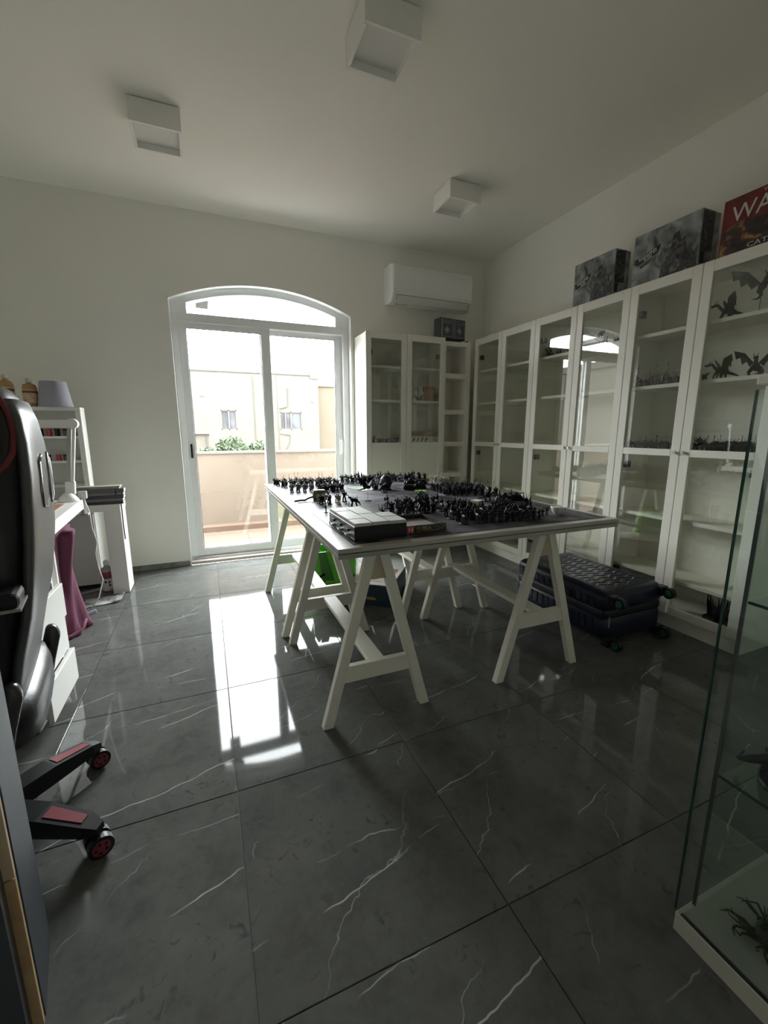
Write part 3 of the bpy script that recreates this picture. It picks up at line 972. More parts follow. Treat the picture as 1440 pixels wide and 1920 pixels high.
for (x, z) in ((sx0 + 0.05, sz1 - 0.045), (sx1 - 0.03, sz1 - 0.045), (sx0 + 0.05, sz0 - 0.0), (sx1 - 0.03, sz0 + 0.0)):
    w = MB()
    w.box(x - 0.03, x + 0.03, sy0 - 0.02, sy0 + 0.03, z - 0.025, z + 0.03)
    w.build('wheel_bracket', M_BPLAST, su, bevel=0.008, seg=2)
    w = MB().cyl((x - 0.014, sy0 - 0.045, z), (x + 0.014, sy0 - 0.045, z), 0.03, n=18)
    wo = w.build('wheel', M_BPLAST, su)
    MB().cyl((x - 0.018, sy0 - 0.045, z), (x + 0.018, sy0 - 0.045, z), 0.020, n=14).build('hub', M_GREENW, wo)
MB().box(sx0 + 0.02, sx0 + 0.026, sy0 - 0.012, sy0 - 0.008, zm - 0.06, zm + 0.0).build('zip_pull', M_METAL, su)
MB().box(sx1 - 0.012, sx1 + 0.006, sy0 - 0.02, sy0 - 0.016, zm - 0.04, zm + 0.03).build('luggage_tag', mat('paper_tag', (0.7, 0.68, 0.62), 0.7), su)

# ------------------------------------------------------------------ low glass display cabinet at the right edge
gx0, gx1, gy0, gy1, gz = 0.945, 1.315, 0.07, 0.482, 1.262
dc = thing('glass_cabinet', ((gx0 + gx1) / 2, (gy0 + gy1) / 2, 0), 'glass display cabinet with white base at the right edge', 'display cabinet')
MB().box(gx0, gx1, gy0, gy1, 0.0, 0.05).build('base', mat('cabinet_base', (0.52, 0.50, 0.44), 0.5), dc, bevel=0.002)
MB().box(gx0 + 0.012, gx1 - 0.01, gy0 + 0.01, gy1 - 0.012, 0.0495, 0.0525).build('floor_panel', mat('cabinet_floor', (0.36, 0.35, 0.32), 0.6), dc)
MB().box(gx0 + 0.003, gx0 + 0.009, gy0 + 0.01, gy1 - 0.01, 0.0495, 0.053).build('door_gap', M_BPLAST, dc)
dg = MB().box(gx0, gx0 + 0.005, gy0, gy1, 0.055, gz - 0.02).build('glass_door', M_PANEG, dc)
MB().box(gx0 - 0.0005, gx0 + 0.0055, gy1, gy1 + 0.003, 0.055, gz - 0.02).build('glass_edge', M_GEDGE, dg)
for y in (gy1 - 0.012, gy0 + 0.008):
    sp = MB().box(gx0 + 0.055, gx1 - 0.006, y, y + 0.005, 0.053, gz - 0.012).build('side_pane', M_PANEG, dc)
    MB().box(gx0 + 0.051, gx0 + 0.055, y - 0.001, y + 0.006, 0.053, gz - 0.012).build('seal', M_DMETAL, sp)
MB().box(gx1 - 0.006, gx1 - 0.001, gy0 + 0.008, gy1 - 0.007, 0.053, gz - 0.012).build('back_pane', M_PANEG, dc)
for z in (0.415, 0.825):
    s_ = MB().box(gx0 + 0.057, gx1 - 0.008, gy0 + 0.016, gy1 - 0.014, z - 0.005, z).build('glass_shelf', M_PANEG, dc)
    MB().box(gx0 + 0.055, gx0 + 0.057, gy0 + 0.016, gy1 - 0.014, z - 0.0055, z + 0.0005).build('glass_edge', M_GEDGE, s_)
MB().box(gx0 - 0.001, gx1, gy0, gy1 + 0.003, gz - 0.012, gz + 0.006).build('top_frame', M_CAB, dc, bevel=0.002)

# ------------------------------------------------------------------ back desk with hutch
M_DESK = mat('white_desk', (0.78, 0.775, 0.74), 0.4, var=0.02, scale=6)
bk = thing('white_desk', (-1.3, 3.58, 0), 'narrow white desk near the back wall with books on its end', 'desk')
bx0, bx1, by0, by1, bz = -1.95, -0.598, 3.465, 3.69, 0.662
MB().box(bx0, bx1, by0, by1, bz - 0.05, bz).build('top', M_DESK, bk, bevel=0.002)
for (x0, x1) in ((bx1 - 0.105, bx1), (bx0, bx0 + 0.105)):
    MB().box(x0, x1, by0, by1 - 0.03, 0, bz - 0.05).build('leg', M_DESK, bk, bevel=0.002)
cord = MB().tube([(bx1 + 0.004, by0 + 0.03, bz + 0.002), (bx1 + 0.006, by0 + 0.02, bz - 0.05), (bx1 + 0.005, by0 + 0.015, 0.50), (bx1 + 0.006, by0 + 0.02, 0.40)], 0.004, 6)
tag(cord.build('power_cord', M_BPLAST, smooth=True), 'short black cord hanging down the desk leg under the books', 'cord')
ud = thing('drawer_unit', (-1.05, 3.8, 0), 'white cupboard under the back desk, behind the pink bag', 'cupboard')
MB().box(-1.35, -0.80, 3.66, 3.95, 0.03, 0.58).build('body', M_DESK, ud, bevel=0.002)
MB().box(-1.345, -0.808, 3.642, 3.66, 0.035, 0.575).build('front', mat('cupboard_front', (0.60, 0.60, 0.57), 0.5), ud, bevel=0.002)
MB().box(-1.34, -0.81, 3.67, 3.94, 0.0, 0.03).build('plinth', M_BPLAST, ud)

hu = thing('desk_hutch', (-1.3, 3.62, bz), 'white open shelf hutch standing on the back desk', 'hutch')
hx0, hx1, hy0, hy1, hz = -1.90, -0.782, 3.565, 3.68, 1.333
for x in (hx0, hx1 - 0.032):
    MB().box(x, x + 0.032, hy0, hy1, bz, hz - 0.024).build('side_panel', M_DESK, hu, bevel=0.002)
MB().box(hx0, hx1, hy0, hy1, hz - 0.024, hz).build('top_board', M_DESK, hu, bevel=0.002)
MB().box(hx0 + 0.032, hx1 - 0.032, hy1 - 0.01, hy1, bz, hz - 0.024).build('back_board', mat('hutch_back', (0.56, 0.56, 0.52), 0.6), hu)
HS = (1.138, 0.970, 0.803)
for z in HS:
    MB().box(hx0 + 0.032, hx1 - 0.032, hy0 + 0.01, hy1 - 0.01, z - 0.016, z).build('shelf', M_DESK, hu)

POT_M = [M_BPLAST, mat('pot_grey', (0.10, 0.10, 0.11), 0.4), mat('pot_red', (0.42, 0.05, 0.06), 0.4), mat('pot_green', (0.04, 0.10, 0.06), 0.4), mat('pot_blue', (0.04, 0.06, 0.16), 0.4)]


def pot(x, y, z, m, label, grp, h=0.034):
    r = thing('paint_pot', (x, y, z), label, 'paint pot', grp)
    MB().lathe((x, y, z), [(0.015, 0), (0.016, 0.003), (0.016, h * 0.68), (0.014, h * 0.72)], 12).build('jar', m, r, smooth=False)
    MB().lathe((x, y, z), [(0.017, h * 0.72), (0.017, h * 0.98), (0.014, h)], 12).build('lid', M_BPLAST if m is not POT_M[2] else POT_M[2], r)


for i in range(12):
    m = POT_M[2] if i == 3 else POT_M[(0, 1, 0, 3)[i % 4]]
    pot(hx1 - 0.06 - i * 0.047, hy0 + 0.03, HS[0], m,
        'red paint pot in the dark row on the upper hutch shelf' if i == 3 else 'dark paint pot, %s from the right on the upper hutch shelf' % ('first', 'second', 'third', '', 'fifth', 'sixth', 'seventh', 'eighth', 'ninth', 'tenth', 'eleventh', 'twelfth')[i], 'paint pots on the upper hutch shelf', 0.05)
for x, m, lab in ((hx1 - 0.125, POT_M[3], 'dark green paint pot right of the red one on the middle hutch shelf'),
                  (hx1 - 0.165, POT_M[2], 'red paint pot on the middle hutch shelf'),
                  (hx1 - 0.225, POT_M[1], 'grey paint pot left of the red one on the middle hutch shelf')):
    pot(x, hy0 + 0.03, HS[1], m, lab, 'paint pots on the middle hutch shelf', 0.042)


def bottle(x, y, z, lab, lm, h=0.185):
    r = thing('spray_bottle', (x, y, z), lab, 'bottle', 'amber bottles on the hutch')
    s = h / 0.185
    MB().lathe((x, y, z), [(0.036, 0), (0.040, 0.006), (0.040, 0.125 * s), (0.034, 0.142 * s), (0.014, 0.152 * s), (0.013, 0.160 * s)], 20).build('body', mat('amber_plastic', (0.42, 0.25, 0.10), 0.25, var=0.1), r, smooth=True)
    MB().lathe((x, y, z), [(0.0405, 0.025 * s), (0.0408, 0.03 * s), (0.0408, 0.105 * s), (0.0405, 0.11 * s)], 20).build('label_band', lm, r, smooth=True)
    MB().lathe((x, y, z), [(0.0412, 0.088 * s), (0.0414, 0.09 * s), (0.0414, 0.10 * s), (0.0412, 0.102 * s)], 20).build('label_stripe', M_RUST, r, smooth=True)
    MB().lathe((x, y, z), [(0.017, 0.158 * s), (0.017, 0.178 * s), (0.012, 0.185 * s)], 14).build('cap', mat('clear_cap', (0.55, 0.52, 0.45), 0.3), r, smooth=True)


bottle(-1.185, 3.62, hz, 'amber bottle with pale label at the left edge of the hutch top', two_tone('pale_label', (0.30, 0.32, 0.34), (0.62, 0.48, 0.30), 30, 0.4, 0.6, 0.5), 0.205)
bottle(-1.062, 3.62, hz, 'amber bottle with striped label beside the grey lampshade', two_tone('brown_label', (0.45, 0.30, 0.22), (0.60, 0.42, 0.30), 30, 0.4, 0.6, 0.5))
shd = MB().lathe((-0.930, 3.625, hz), [(0.098, 0), (0.099, 0.004), (0.076, 0.166), (0.074, 0.168), (0.066, 0.168)], 32)
tag(shd.build('fabric_shade', mat('grey_fabric', (0.33, 0.33, 0.38), 0.9, bump=0.1, bscale=200), smooth=True), 'grey fabric lampshade standing on top of the hutch', 'lampshade')

BC = [((0.03, 0.031, 0.032), 0.020), ((0.15, 0.155, 0.155), 0.022), ((0.04, 0.042, 0.042), 0.018), ((0.17, 0.175, 0.175), 0.024), ((0.10, 0.105, 0.105), 0.026), ((0.34, 0.32, 0.27), 0.012), ((0.52, 0.48, 0.40), 0.008)]
BL = ['lowest dark hardback book in the stack on the back desk', 'dark hardback book second from the bottom of the stack', 'dark hardback book third from the bottom of the stack',
      'dark hardback book fourth from the bottom of the stack', 'thick dark hardback book with dark strap, upper part of the stack', 'thin beige book lying near the top of the stack', 'pale curled magazine on top of the book stack']
z = bz
for i, (c, th) in enumerate(BC):
    x0, x1 = -0.842 + rnd.uniform(-0.006, 0.006), -0.578 + rnd.uniform(-0.014, 0.014)
    y0, y1 = 3.470 + rnd.uniform(0, 0.008), 3.545 + rnd.uniform(0.0, 0.012)
    r = thing('book', ((x0 + x1) / 2, (y0 + y1) / 2, z), BL[i], 'book', 'books stacked on the back desk')
    m = mat('book_cover_%d' % i, c, 0.45)
    k = MB()
    k.box(x0, x1, y0, y1, z, z + 0.002)
    k.box(x0, x1, y0, y1, z + th - 0.003, z + th - 0.001)
    k.box(x0, x1, y0, y0 + 0.003, z, z + th - 0.003)
    k.build('cover', m, r)
    MB().box(x0 + 0.003, x1 - 0.001, y0 + 0.003, y1 - 0.003, z + 0.002, z + th - 0.003).build('pages', mat('book_pages', (0.66, 0.63, 0.56), 0.8), r)
    if i == 4:
        MB().box(x1 - 0.055, x1 - 0.047, y0 - 0.002, y0, z - 0.02, z + th).build('strap', M_BPLAST, r)
    z += th
# solvent can on the floor
cn = thing('plastic_bottle', (-0.748, 3.57, 0), 'plastic solvent bottle with hazard label under the back desk', 'bottle')
c0 = (-0.748, 3.57, 0)
MB().lathe(c0, [(0.040, 0), (0.044, 0.005), (0.044, 0.155), (0.036, 0.175), (0.018, 0.185), (0.016, 0.20)], 22).build('body', mat('cloudy_plastic', (0.40, 0.39, 0.38), 0.35), cn, smooth=True)
MB().lathe(c0, [(0.0446, 0.012), (0.0448, 0.014), (0.0448, 0.095), (0.0446, 0.097)], 22).build('white_label', mat('white_label', (0.66, 0.65, 0.60), 0.6), cn, smooth=True)
MB().lathe(c0, [(0.0446, 0.105), (0.0448, 0.107), (0.0448, 0.150), (0.0446, 0.152)], 22).build('red_label', two_tone('red_label', (0.10, 0.03, 0.04), (0.38, 0.05, 0.06), 25, 0.42, 0.58, 0.5), cn, smooth=True)
MB().lathe(c0, [(0.019, 0.198), (0.019, 0.222), (0.012, 0.235)], 14).build('cap', M_PLAST, cn, smooth=True)
for a, hz_ in ((-1.75, 0.078), (-1.25, 0.076), (-1.2, 0.052)):
    d = Vector((cos(a), sin(a), 0))
    t_ = Vector((-sin(a), cos(a), 0))
    p = Vector((c0[0], c0[1], hz_)) + d * 0.0455
    MB().plate([p + t_ * 0.009, p + Vector((0, 0, 0.010)), p - t_ * 0.009, p - Vector((0, 0, 0.010))], d * 0.0006).build('hazard_mark', M_BPLAST, cn)

# ------------------------------------------------------------------ work desk with clamp lamp
Fd, Nd = Vector((-0.745, 3.175, 0)), Vector((-0.688, 2.325, 0))
dy = (Fd - Nd).normalized()
dl = Vector((-dy.y, dy.x, 0))
wd = thing('work_desk', tuple((Fd + Nd) / 2 + dl * 0.35), 'thick white work desk with lamp clamped to its corner', 'desk')


def pl(a, l, z):
    """a along the desk from its near end, l to the left, z up"""
    p = Nd + dy * a + dl * l
    return (p.x, p.y, z)


def pbox(m_, a0, a1, l0, l1, z0, z1):
    return m_.hexa([pl(a0, l0, z0), pl(a1, l0, z0), pl(a1, l1, z0), pl(a0, l1, z0)], [pl(a0, l0, z1), pl(a1, l0, z1), pl(a1, l1, z1), pl(a0, l1, z1)])


LD = (Fd - Nd).length
pbox(MB(), 0.0, LD, 0.0, 0.75, 0.688, 0.750).build('top', M_DESK, wd, bevel=0.002)
pbox(MB(), 0.0, 0.03, 0.0, 0.70, 0.0, 0.688).build('end_panel', M_DESK, wd, bevel=0.002)
pbox(MB(), LD - 0.03, LD, 0.45, 0.72, 0.0, 0.688).build('end_panel', M_DESK, wd, bevel=0.002)
cm = thing('cutting_mat', pl(0.42, 0.2, 0.75), 'reddish-brown cutting mat with a white figure on the work desk', 'mat')
pbox(MB(), 0.22, 0.66, 0.06, 0.5, 0.75, 0.753).build('sheet', mat('brown_mat', (0.30, 0.13, 0.08), 0.6), cm)
text('print', '8', 0.09, M_PLAST, frame_M(pl(0.40, 0.11, 0.7534), (dl.x * -1, dl.y * -1, 0), (dy.x, dy.y, 0)), cm)
jar = thing('metal_canister', pl(0.62, 0.16, 0.75), 'pale metal canister on the work desk behind the chair', 'canister')
pj = pl(0.62, 0.16, 0.75)
MB().lathe(pj, [(0.046, 0), (0.047, 0.004), (0.052, 0.125), (0.053, 0.128)], 24).build('body', mat('pale_metal', (0.55, 0.56, 0.56), 0.35, 0.5), jar, smooth=True)
MB().lathe(pj, [(0.052, 0.128), (0.057, 0.134), (0.055, 0.150), (0.040, 0.152)], 24).build('rim', mat('pale_rim', (0.60, 0.60, 0.57), 0.4), jar, smooth=True)

lp = thing('clamp_lamp', pl(LD - 0.04, 0.02, 0.75), 'white swing-arm desk lamp clamped to the work desk corner', 'lamp')
LC = Vector((-0.775, 3.12, 0))
m_ = MB()
m_.box(-0.765, -0.72, 3.155, 3.19, 0.752, 0.80)
m_.box(-0.765, -0.735, 3.178, 3.19, 0.645, 0.80)
m_.box(-0.765, -0.72, 3.145, 3.19, 0.645, 0.66)
m_.cyl((-0.745, 3.16, 0.66), (-0.745, 3.16, 0.688), 0.008)
m_.build('clamp', M_PLASTG, lp, bevel=0.003)
MB().lathe((-0.80, 3.10, 0.751), [(0.055, 0), (0.056, 0.006), (0.040, 0.03), (0.020, 0.05)], 20).build('swivel_cover', M_PLAST, lp, smooth=True)
E1, E2 = Vector((-0.786, 3.12, 0.845)), Vector((-0.732, 3.12, 1.215))
MB().beam((-0.79, 3.12, 0.79), (-0.783, 3.12, 0.87), 0.05, 0.035).build('lower_joint', M_PLAST, lp, bevel=0.004)
MB().beam(E1 + Vector((0.012, 0, 0)), E2 + Vector((0.008, 0, 0)), 0.016, 0.02).build('lower_arm', M_PLAST, lp, bevel=0.002)
MB().beam(E1 + Vector((-0.010, 0.012, 0)), E2 + Vector((-0.018, 0.012, 0)), 0.022, 0.02).build('lower_arm', M_PLASTG, lp, bevel=0.002)
MB().cyl(E2 + Vector((0, -0.02, 0.0)), E2 + Vector((0, 0.02, 0.0)), 0.030, n=20).build('elbow_joint', M_PLAST, lp)
MB().beam(E2 + Vector((-0.018, 0, 0.0)), E2 + Vector((-0.48, 0, -0.004)), 0.046, 0.034).build('upper_arm', M_PLAST, lp, bevel=0.003)
hdl = MB().beam(E2 + Vector((-0.46, 0, -0.005)), E2 + Vector((-0.95, 0, -0.12)), 0.03, 0.09)
hdl.build('lamp_head', M_PLAST, lp, bevel=0.006)
cable = MB().tube([(-0.74, 3.188, 0.74), (-0.725, 3.2, 0.66), (-0.722, 3.2, 0.55), (-0.705, 3.2, 0.46), (-0.722, 3.2, 0.38), (-0.715, 3.2, 0.28), (-0.70, 3.2, 0.20), (-0.735, 3.2, 0.08), (-0.79, 3.19, 0.006)], 0.0045, 6)
tag(cable.build('lamp_cable', M_PLAST, smooth=True), 'white lamp cable hanging from the desk corner to the floor', 'cable')

# pink cloth bag slumped under the work desk
rings = []
NR, NP = 17, 44
for k in range(NR):
    t = k / (NR - 1)
    z = 0.004 + t * 0.62
    wx, wy = 0.135 - 0.035 * t - 0.03 * sin(pi * t), 0.155 - 0.03 * t - 0.03 * sin(pi * t)
    cx, cy = -0.885 + 0.03 * t, 2.90 - 0.02 * t
    rg = []
    for i in range(NP):
        a = 2 * pi * i / NP
        f = 1 + 0.20 * sin(5 * a + 2.6 * t) * (0.35 + 0.65 * t) + 0.10 * sin(8 * a - 3.5 * t)
        if k == 0: f *= 1.08
        rg.append((cx + wx * f * cos(a), cy + wy * f * sin(a), z + (0.012 * sin(3 * a) if k not in (0,) else 0)))
    rings.append(rg)
pb = thing('cloth_bag', (-0.885, 2.90, 0), 'crumpled dark pink cloth bag slumped under the work desk', 'bag')
M_PINK = mat('pink_cloth', (0.115, 0.024, 0.056), 0.85, var=0.15, scale=5, bump=0.1, bscale=30)
MB().loft(rings).build('sack', M_PINK, pb, smooth=True)
MB().tube([(-0.95, 2.745, 0.012), (-0.86, 2.735, 0.010), (-0.79, 2.77, 0.014), (-0.748, 2.83, 0.03), (-0.738, 2.87, 0.07)], 0.016, 8, 0.008).build('hem', mat('pink_hem', (0.18, 0.055, 0.10), 0.85), pb, smooth=True)

# paper sheets on the floor
pw = MB()
N_ = 8
vv, ff = [], []
for i in range(N_ + 1):
    u = i / N_
    for w in (0, 1):
        x = -0.86 + u * 0.235
        y = 3.235 + (0.17 if w else 0) + u * 0.04
        vv.append((x, y, 0.0025 + 0.02 * max(0, u - 0.55) ** 2 * 4 * (1 - 0.4 * w)))
for i in range(N_):
    ff.append((2 * i, 2 * i + 2, 2 * i + 3, 2 * i + 1))
pw.add(vv, ff)
po = pw.build('plastic_sheet', two_tone('printed_sheet', (0.14, 0.14, 0.15), (0.50, 0.50, 0.48), 16, 0.42, 0.55, 0.35))
sm = po.modifiers.new('solid', 'SOLIDIFY')
sm.thickness = 0.002
tag(po, 'printed plastic sheet lying on the floor before the back desk leg', 'sheet')
PKM = Matrix.Translation((0.035, 0.085, 0))
pk = thing('plastic_packet', (-0.80, 3.11, 0), 'small lilac plastic packet on the floor beside the pink bag', 'packet')
M_LIL = mat('lilac_film', (0.36, 0.33, 0.42), 0.3, var=0.2)
MB().hexa([(-0.885, 2.985, 0), (-0.835, 3.0, 0), (-0.84, 3.04, 0), (-0.89, 3.025, 0)], [(-0.88, 2.99, 0.022), (-0.838, 3.003, 0.024), (-0.842, 3.035, 0.02), (-0.885, 3.02, 0.02)]).xf(PKM).build('wrapped_block', M_LIL, pk, bevel=0.003)
MB().hexa([(-0.833, 3.0, 0), (-0.775, 3.045, 0), (-0.785, 3.08, 0), (-0.838, 3.04, 0)], [(-0.833, 3.004, 0.016), (-0.78, 3.05, 0.02), (-0.787, 3.075, 0.018), (-0.838, 3.036, 0.016)]).xf(PKM).build('film_fold', mat('lilac_film_dark', (0.24, 0.22, 0.30), 0.3), pk, bevel=0.003)

# drawer unit by the work desk
du = thing('drawer_unit', (-0.83, 2.02, 0), 'white low drawer unit between the chair and the work desk', 'drawer unit')
q0, q1, q2, q3 = -1.02, -0.668, 1.845, 2.20
MB().box(q0, q1, q2, q2 + 0.018, 0.03, 0.52).build('side_panel', M_DESK, du, bevel=0.0015)
MB().box(q0, q1, q3 - 0.018, q3, 0.03, 0.52).build('side_panel', M_DESK, du, bevel=0.0015)
MB().box(q0, q1, q2, q3, 0.52, 0.54).build('top', M_DESK, du, bevel=0.0015)
MB().box(q0, q0 + 0.015, q2 + 0.018, q3 - 0.018, 0.03, 0.52).build('back_panel', M_DESK, du)
MB().box(q0, q1, q2 + 0.018, q3 - 0.018, 0.03, 0.045).build('bottom_panel', M_DESK, du)
for k, (z0, z1, pull) in enumerate(((0.05, 0.20, 0.03), (0.206, 0.355, 0.012), (0.361, 0.51, 0.02))):
    x = q1 + pull
    d = MB()
    d.box(x - 0.004, x + 0.014, q2 + 0.004, q3 - 0.004, z0, z1)
    d.box(x - 0.30, x - 0.004, q2 + 0.022, q2 + 0.032, z0 + 0.01, z1 - 0.03)
    d.box(x - 0.30, x - 0.004, q3 - 0.032, q3 - 0.022, z0 + 0.01, z1 - 0.03)
    d.box(x - 0.30, x - 0.004, q2 + 0.032, q3 - 0.032, z0 + 0.01, z0 + 0.016)
    d.build('drawer', M_DESK, du, bevel=0.0015)
for (x, y) in ((q0 + 0.04, q2 + 0.04), (q1 - 0.04, q2 + 0.04), (q0 + 0.04, q3 - 0.04), (q1 - 0.04, q3 - 0.04)):
    MB().cyl((x, y, 0), (x, y, 0.03), 0.018, n=12).build('foot', M_BPLAST, du)

# ------------------------------------------------------------------ gaming chair, seen from behind its left side
BC0 = Vector((-0.657, 1.366, 0))
PIV = Matrix.Translation((-0.427, 1.41, 0)) @ Matrix.Rotation(radians(10.5), 4, 'Z') @ Matrix.Translation((0.427, -1.41, 0))
ch = thing('gaming_chair', tuple(BC0), 'black gaming chair with red trim facing the left wall', 'chair')


def ring(z, xr, xf, hy, yc=1.41, n=28, e=0.55, hollow=0.0):
    out = []
    for i in range(n):
        a = 2 * pi * i / n
        c, s = cos(a), sin(a)
        u = math.copysign(abs(c) ** e, c)
        v = math.copysign(abs(s) ** e, s)
        x = (xr + xf) / 2 + u * (xr - xf) / 2
        if u < 0:
            x += hollow * (1 - abs(v)) * -u
        out.append((x, yc + v * hy, z))
    return out


SEC = [(0.43, -0.535, -0.66, 0.20), (0.50, -0.510, -0.665, 0.235), (0.58, -0.492, -0.655, 0.250), (0.65, -0.476, -0.645, 0.258), (0.74, -0.452, -0.625, 0.262),
       (0.82, -0.438, -0.610, 0.265), (0.90, -0.427, -0.60, 0.262), (0.98, -0.421, -0.592, 0.245), (1.06, -0.418, -0.585, 0.215), (1.14, -0.420, -0.578, 0.185),
       (1.20, -0.426, -0.572, 0.165), (1.245, -0.438, -0.566, 0.145), (1.275, -0.458, -0.560, 0.115), (1.288, -0.485, -0.548, 0.08)]
bk_ = MB().loft([ring(*s_, hollow=0.05) for s_ in SEC]).xf(PIV)
back = bk_.build('backrest', M_LEATH, ch, smooth=True)
SEC2 = [(z, xr + 0.012, xr - 0.03, hy - 0.016) for z, xr, xf, hy in SEC if 0.5 <= z <= 1.25]
MB().loft([ring(z, xr, xf, hy, e=0.7) for z, xr, xf, hy in SEC2]).xf(PIV).build('back_shell', M_LEATH_SHEEN, back, smooth=True)
def sec_at(z, S=SEC):
    for a, b in zip(S, S[1:]):
        if a[0] <= z <= b[0]:
            t = (z - a[0]) / (b[0] - a[0])
            return [p + (q - p) * t for p, q in zip(a, b)]
    return S[-1]


def side_y(z, x, e=0.55):
    """half width of the backrest where its skin passes depth x"""
    _, xr, xf, hy = sec_at(z)
    u = max(-1, min(1, (x - (xr + xf) / 2) / ((xr - xf) / 2)))
    return hy * (1 - abs(u) ** (2 / e)) ** (e / 2)


def rear_x(z, y):
    """depth of the rear shell at height z, distance y from the middle"""
    _, xr, xf, hy = sec_at(z)
    xr, xf, hy = xr + 0.012, xr - 0.03, hy - 0.016
    v = min(0.97, abs(y) / hy)
    return (xr + xf) / 2 + (xr - xf) / 2 * (1 - v ** (2 / 0.7)) ** 0.35


pz = [(1.277, -0.500), (1.262, -0.468), (1.24, -0.455), (1.20, -0.444), (1.16, -0.440), (1.12, -0.444), (1.095, -0.455), (1.075, -0.475), (1.06, -0.50), (1.05, -0.53)]
for sg in (-1, 1):
    MB().tube([(x, 1.41 + sg * (side_y(z, x) + 0.002), z) for z, x in pz], 0.0065, 8).xf(PIV).build('piping', M_REDD, back, smooth=True)
for sgn in (-1, 1):
    pts = [(0.105, 1.095), (0.065, 1.11), (0.042, 1.07), (0.036, 1.0), (0.06, 0.975), (0.115, 0.985), (0.125, 1.03)]
    pts = [(rear_x(z, y) + 0.001, 1.41 + sgn * y, z) for y, z in pts]
    MB().tube(pts + [pts[0]], 0.0045, 8).xf(PIV).build('slot_bezel', mat('slot_chrome', (0.30, 0.30, 0.30), 0.25, 0.7), back, smooth=True)
    MB().plate([(x - 0.004, y, z) for x, y, z in pts], (0.0075, 0, 0)).xf(PIV).build('slot_opening', M_BPLAST, back)
st_ = MB().loft([ring(z, xr, xf, hy, e=0.45) for z, xr, xf, hy in ((0.38, -0.50, -0.93, 0.20), (0.41, -0.47, -0.96, 0.245), (0.47, -0.47, -0.97, 0.26), (0.51, -0.48, -0.96, 0.25), (0.525, -0.52, -0.93, 0.21))]).xf(PIV)
st_.build('seat', M_LEATH, ch, smooth=True)
for sgn in (-1, 1):
    y = 1.41 + sgn * 0.245
    hp = [(-0.62, 0.30), (-0.54, 0.30), (-0.50, 0.35), (-0.48, 0.44), (-0.455, 0.53), (-0.465, 0.565), (-0.49, 0.57), (-0.51, 0.50), (-0.545, 0.42), (-0.62, 0.38)]
    hp = [(x - (0.03 if sgn < 0 else 0.0), z + (0.03 if sgn < 0 else -0.03)) for x, z in hp]
    MB().plate([(x, y - 0.018, z) for x, z in hp], (0, 0.036, 0)).xf(PIV).build('hinge_cover', mat('satin_plastic', (0.06, 0.06, 0.06), 0.25), ch, bevel=0.012, seg=3, smooth=True)
    ya = 1.41 + sgn * 0.30
    arm = MB().box(-0.72, -0.45, ya - 0.045, ya + 0.045, 0.80, 0.835).xf(PIV).build('armrest_pad', M_BPLAST, ch, bevel=0.012, seg=2)
    MB().box(-0.72, -0.448, ya - 0.047, ya + 0.047, 0.797, 0.803).xf(PIV).build('pad_rim', mat('pale_trim', (0.40, 0.39, 0.36), 0.4), arm)
    MB().box(-0.63, -0.57, ya - 0.02, ya + 0.02, 0.42, 0.80).xf(PIV).build('armrest_post', M_BPLAST, ch, bevel=0.006)
    MB().box(-0.64, -0.56, min(ya, 1.41 + sgn * 0.12), max(ya, 1.41 + sgn * 0.12), 0.362, 0.385).xf(PIV).build('armrest_bracket', M_BPLAST, ch)
MB().cyl(BC0 + Vector((0, 0, 0.11)), BC0 + Vector((0, 0, 0.36)), 0.028, n=16).build('gas_lift', M_DMETAL, ch)
MB().box(BC0.x - 0.12, BC0.x + 0.12, BC0.y - 0.09, BC0.y + 0.09, 0.345, 0.385).build('tilt_plate', M_BPLAST, ch)
MB().lathe((BC0.x, BC0.y, 0.075), [(0.06, 0), (0.065, 0.01), (0.06, 0.06), (0.035, 0.075)], 20).build('hub', M_BPLAST, ch)
RL_ = 0.325
lm = MB()
lm.loft([[(0.03, -0.034, 0.075), (0.03, 0.034, 0.075), (0.03, 0.034, 0.135), (0.03, -0.034, 0.135)],
         [(0.18, -0.034, 0.073), (0.18, 0.034, 0.073), (0.18, 0.032, 0.128), (0.18, -0.032, 0.128)],
         [(0.30, -0.028, 0.070), (0.30, 0.028, 0.070), (0.30, 0.026, 0.105), (0.30, -0.026, 0.105)],
         [(0.335, -0.016, 0.068), (0.335, 0.016, 0.068), (0.335, 0.014, 0.088), (0.335, -0.014, 0.088)]])
LEG = lm.mesh('star_leg', M_BPLAST)
ins = MB()
ins.hexa([(0.19, -0.018, 0.122), (0.295, -0.013, 0.103), (0.295, 0.013, 0.103), (0.19, 0.018, 0.122)],
         [(0.19, -0.018, 0.1285), (0.295, -0.013, 0.1085), (0.295, 0.013, 0.1085), (0.19, 0.018, 0.1285)])
INS = ins.mesh('leg_insert', M_RED)
wm = MB()
for sx in (-1, 1):
    wm.cyl((0.0, sx * 0.007, 0), (0.0, sx * 0.028, 0), 0.032, n=22)
wm.cyl((0, -0.01, 0), (0, 0.01, 0), 0.012, n=8)
WHL = wm.mesh('caster', M_BPLAST)
HUB, SPK = {}, {}
for sx in (-1, 1):
    HUB[sx] = MB().cyl((0, sx * 0.028, 0), (0, sx * 0.0295, 0), 0.023, n=18).mesh('caster_hub', M_RED)
    sm_ = MB()
    for k in range(5):
        a = 2 * pi * k / 5
        sm_.cyl((0.014 * cos(a), sx * 0.0295, 0.014 * sin(a)), (0.014 * cos(a), sx * 0.0302, 0.014 * sin(a)), 0.0045, n=8)
    SPK[sx] = sm_.mesh('hub_holes', M_BPLAST)
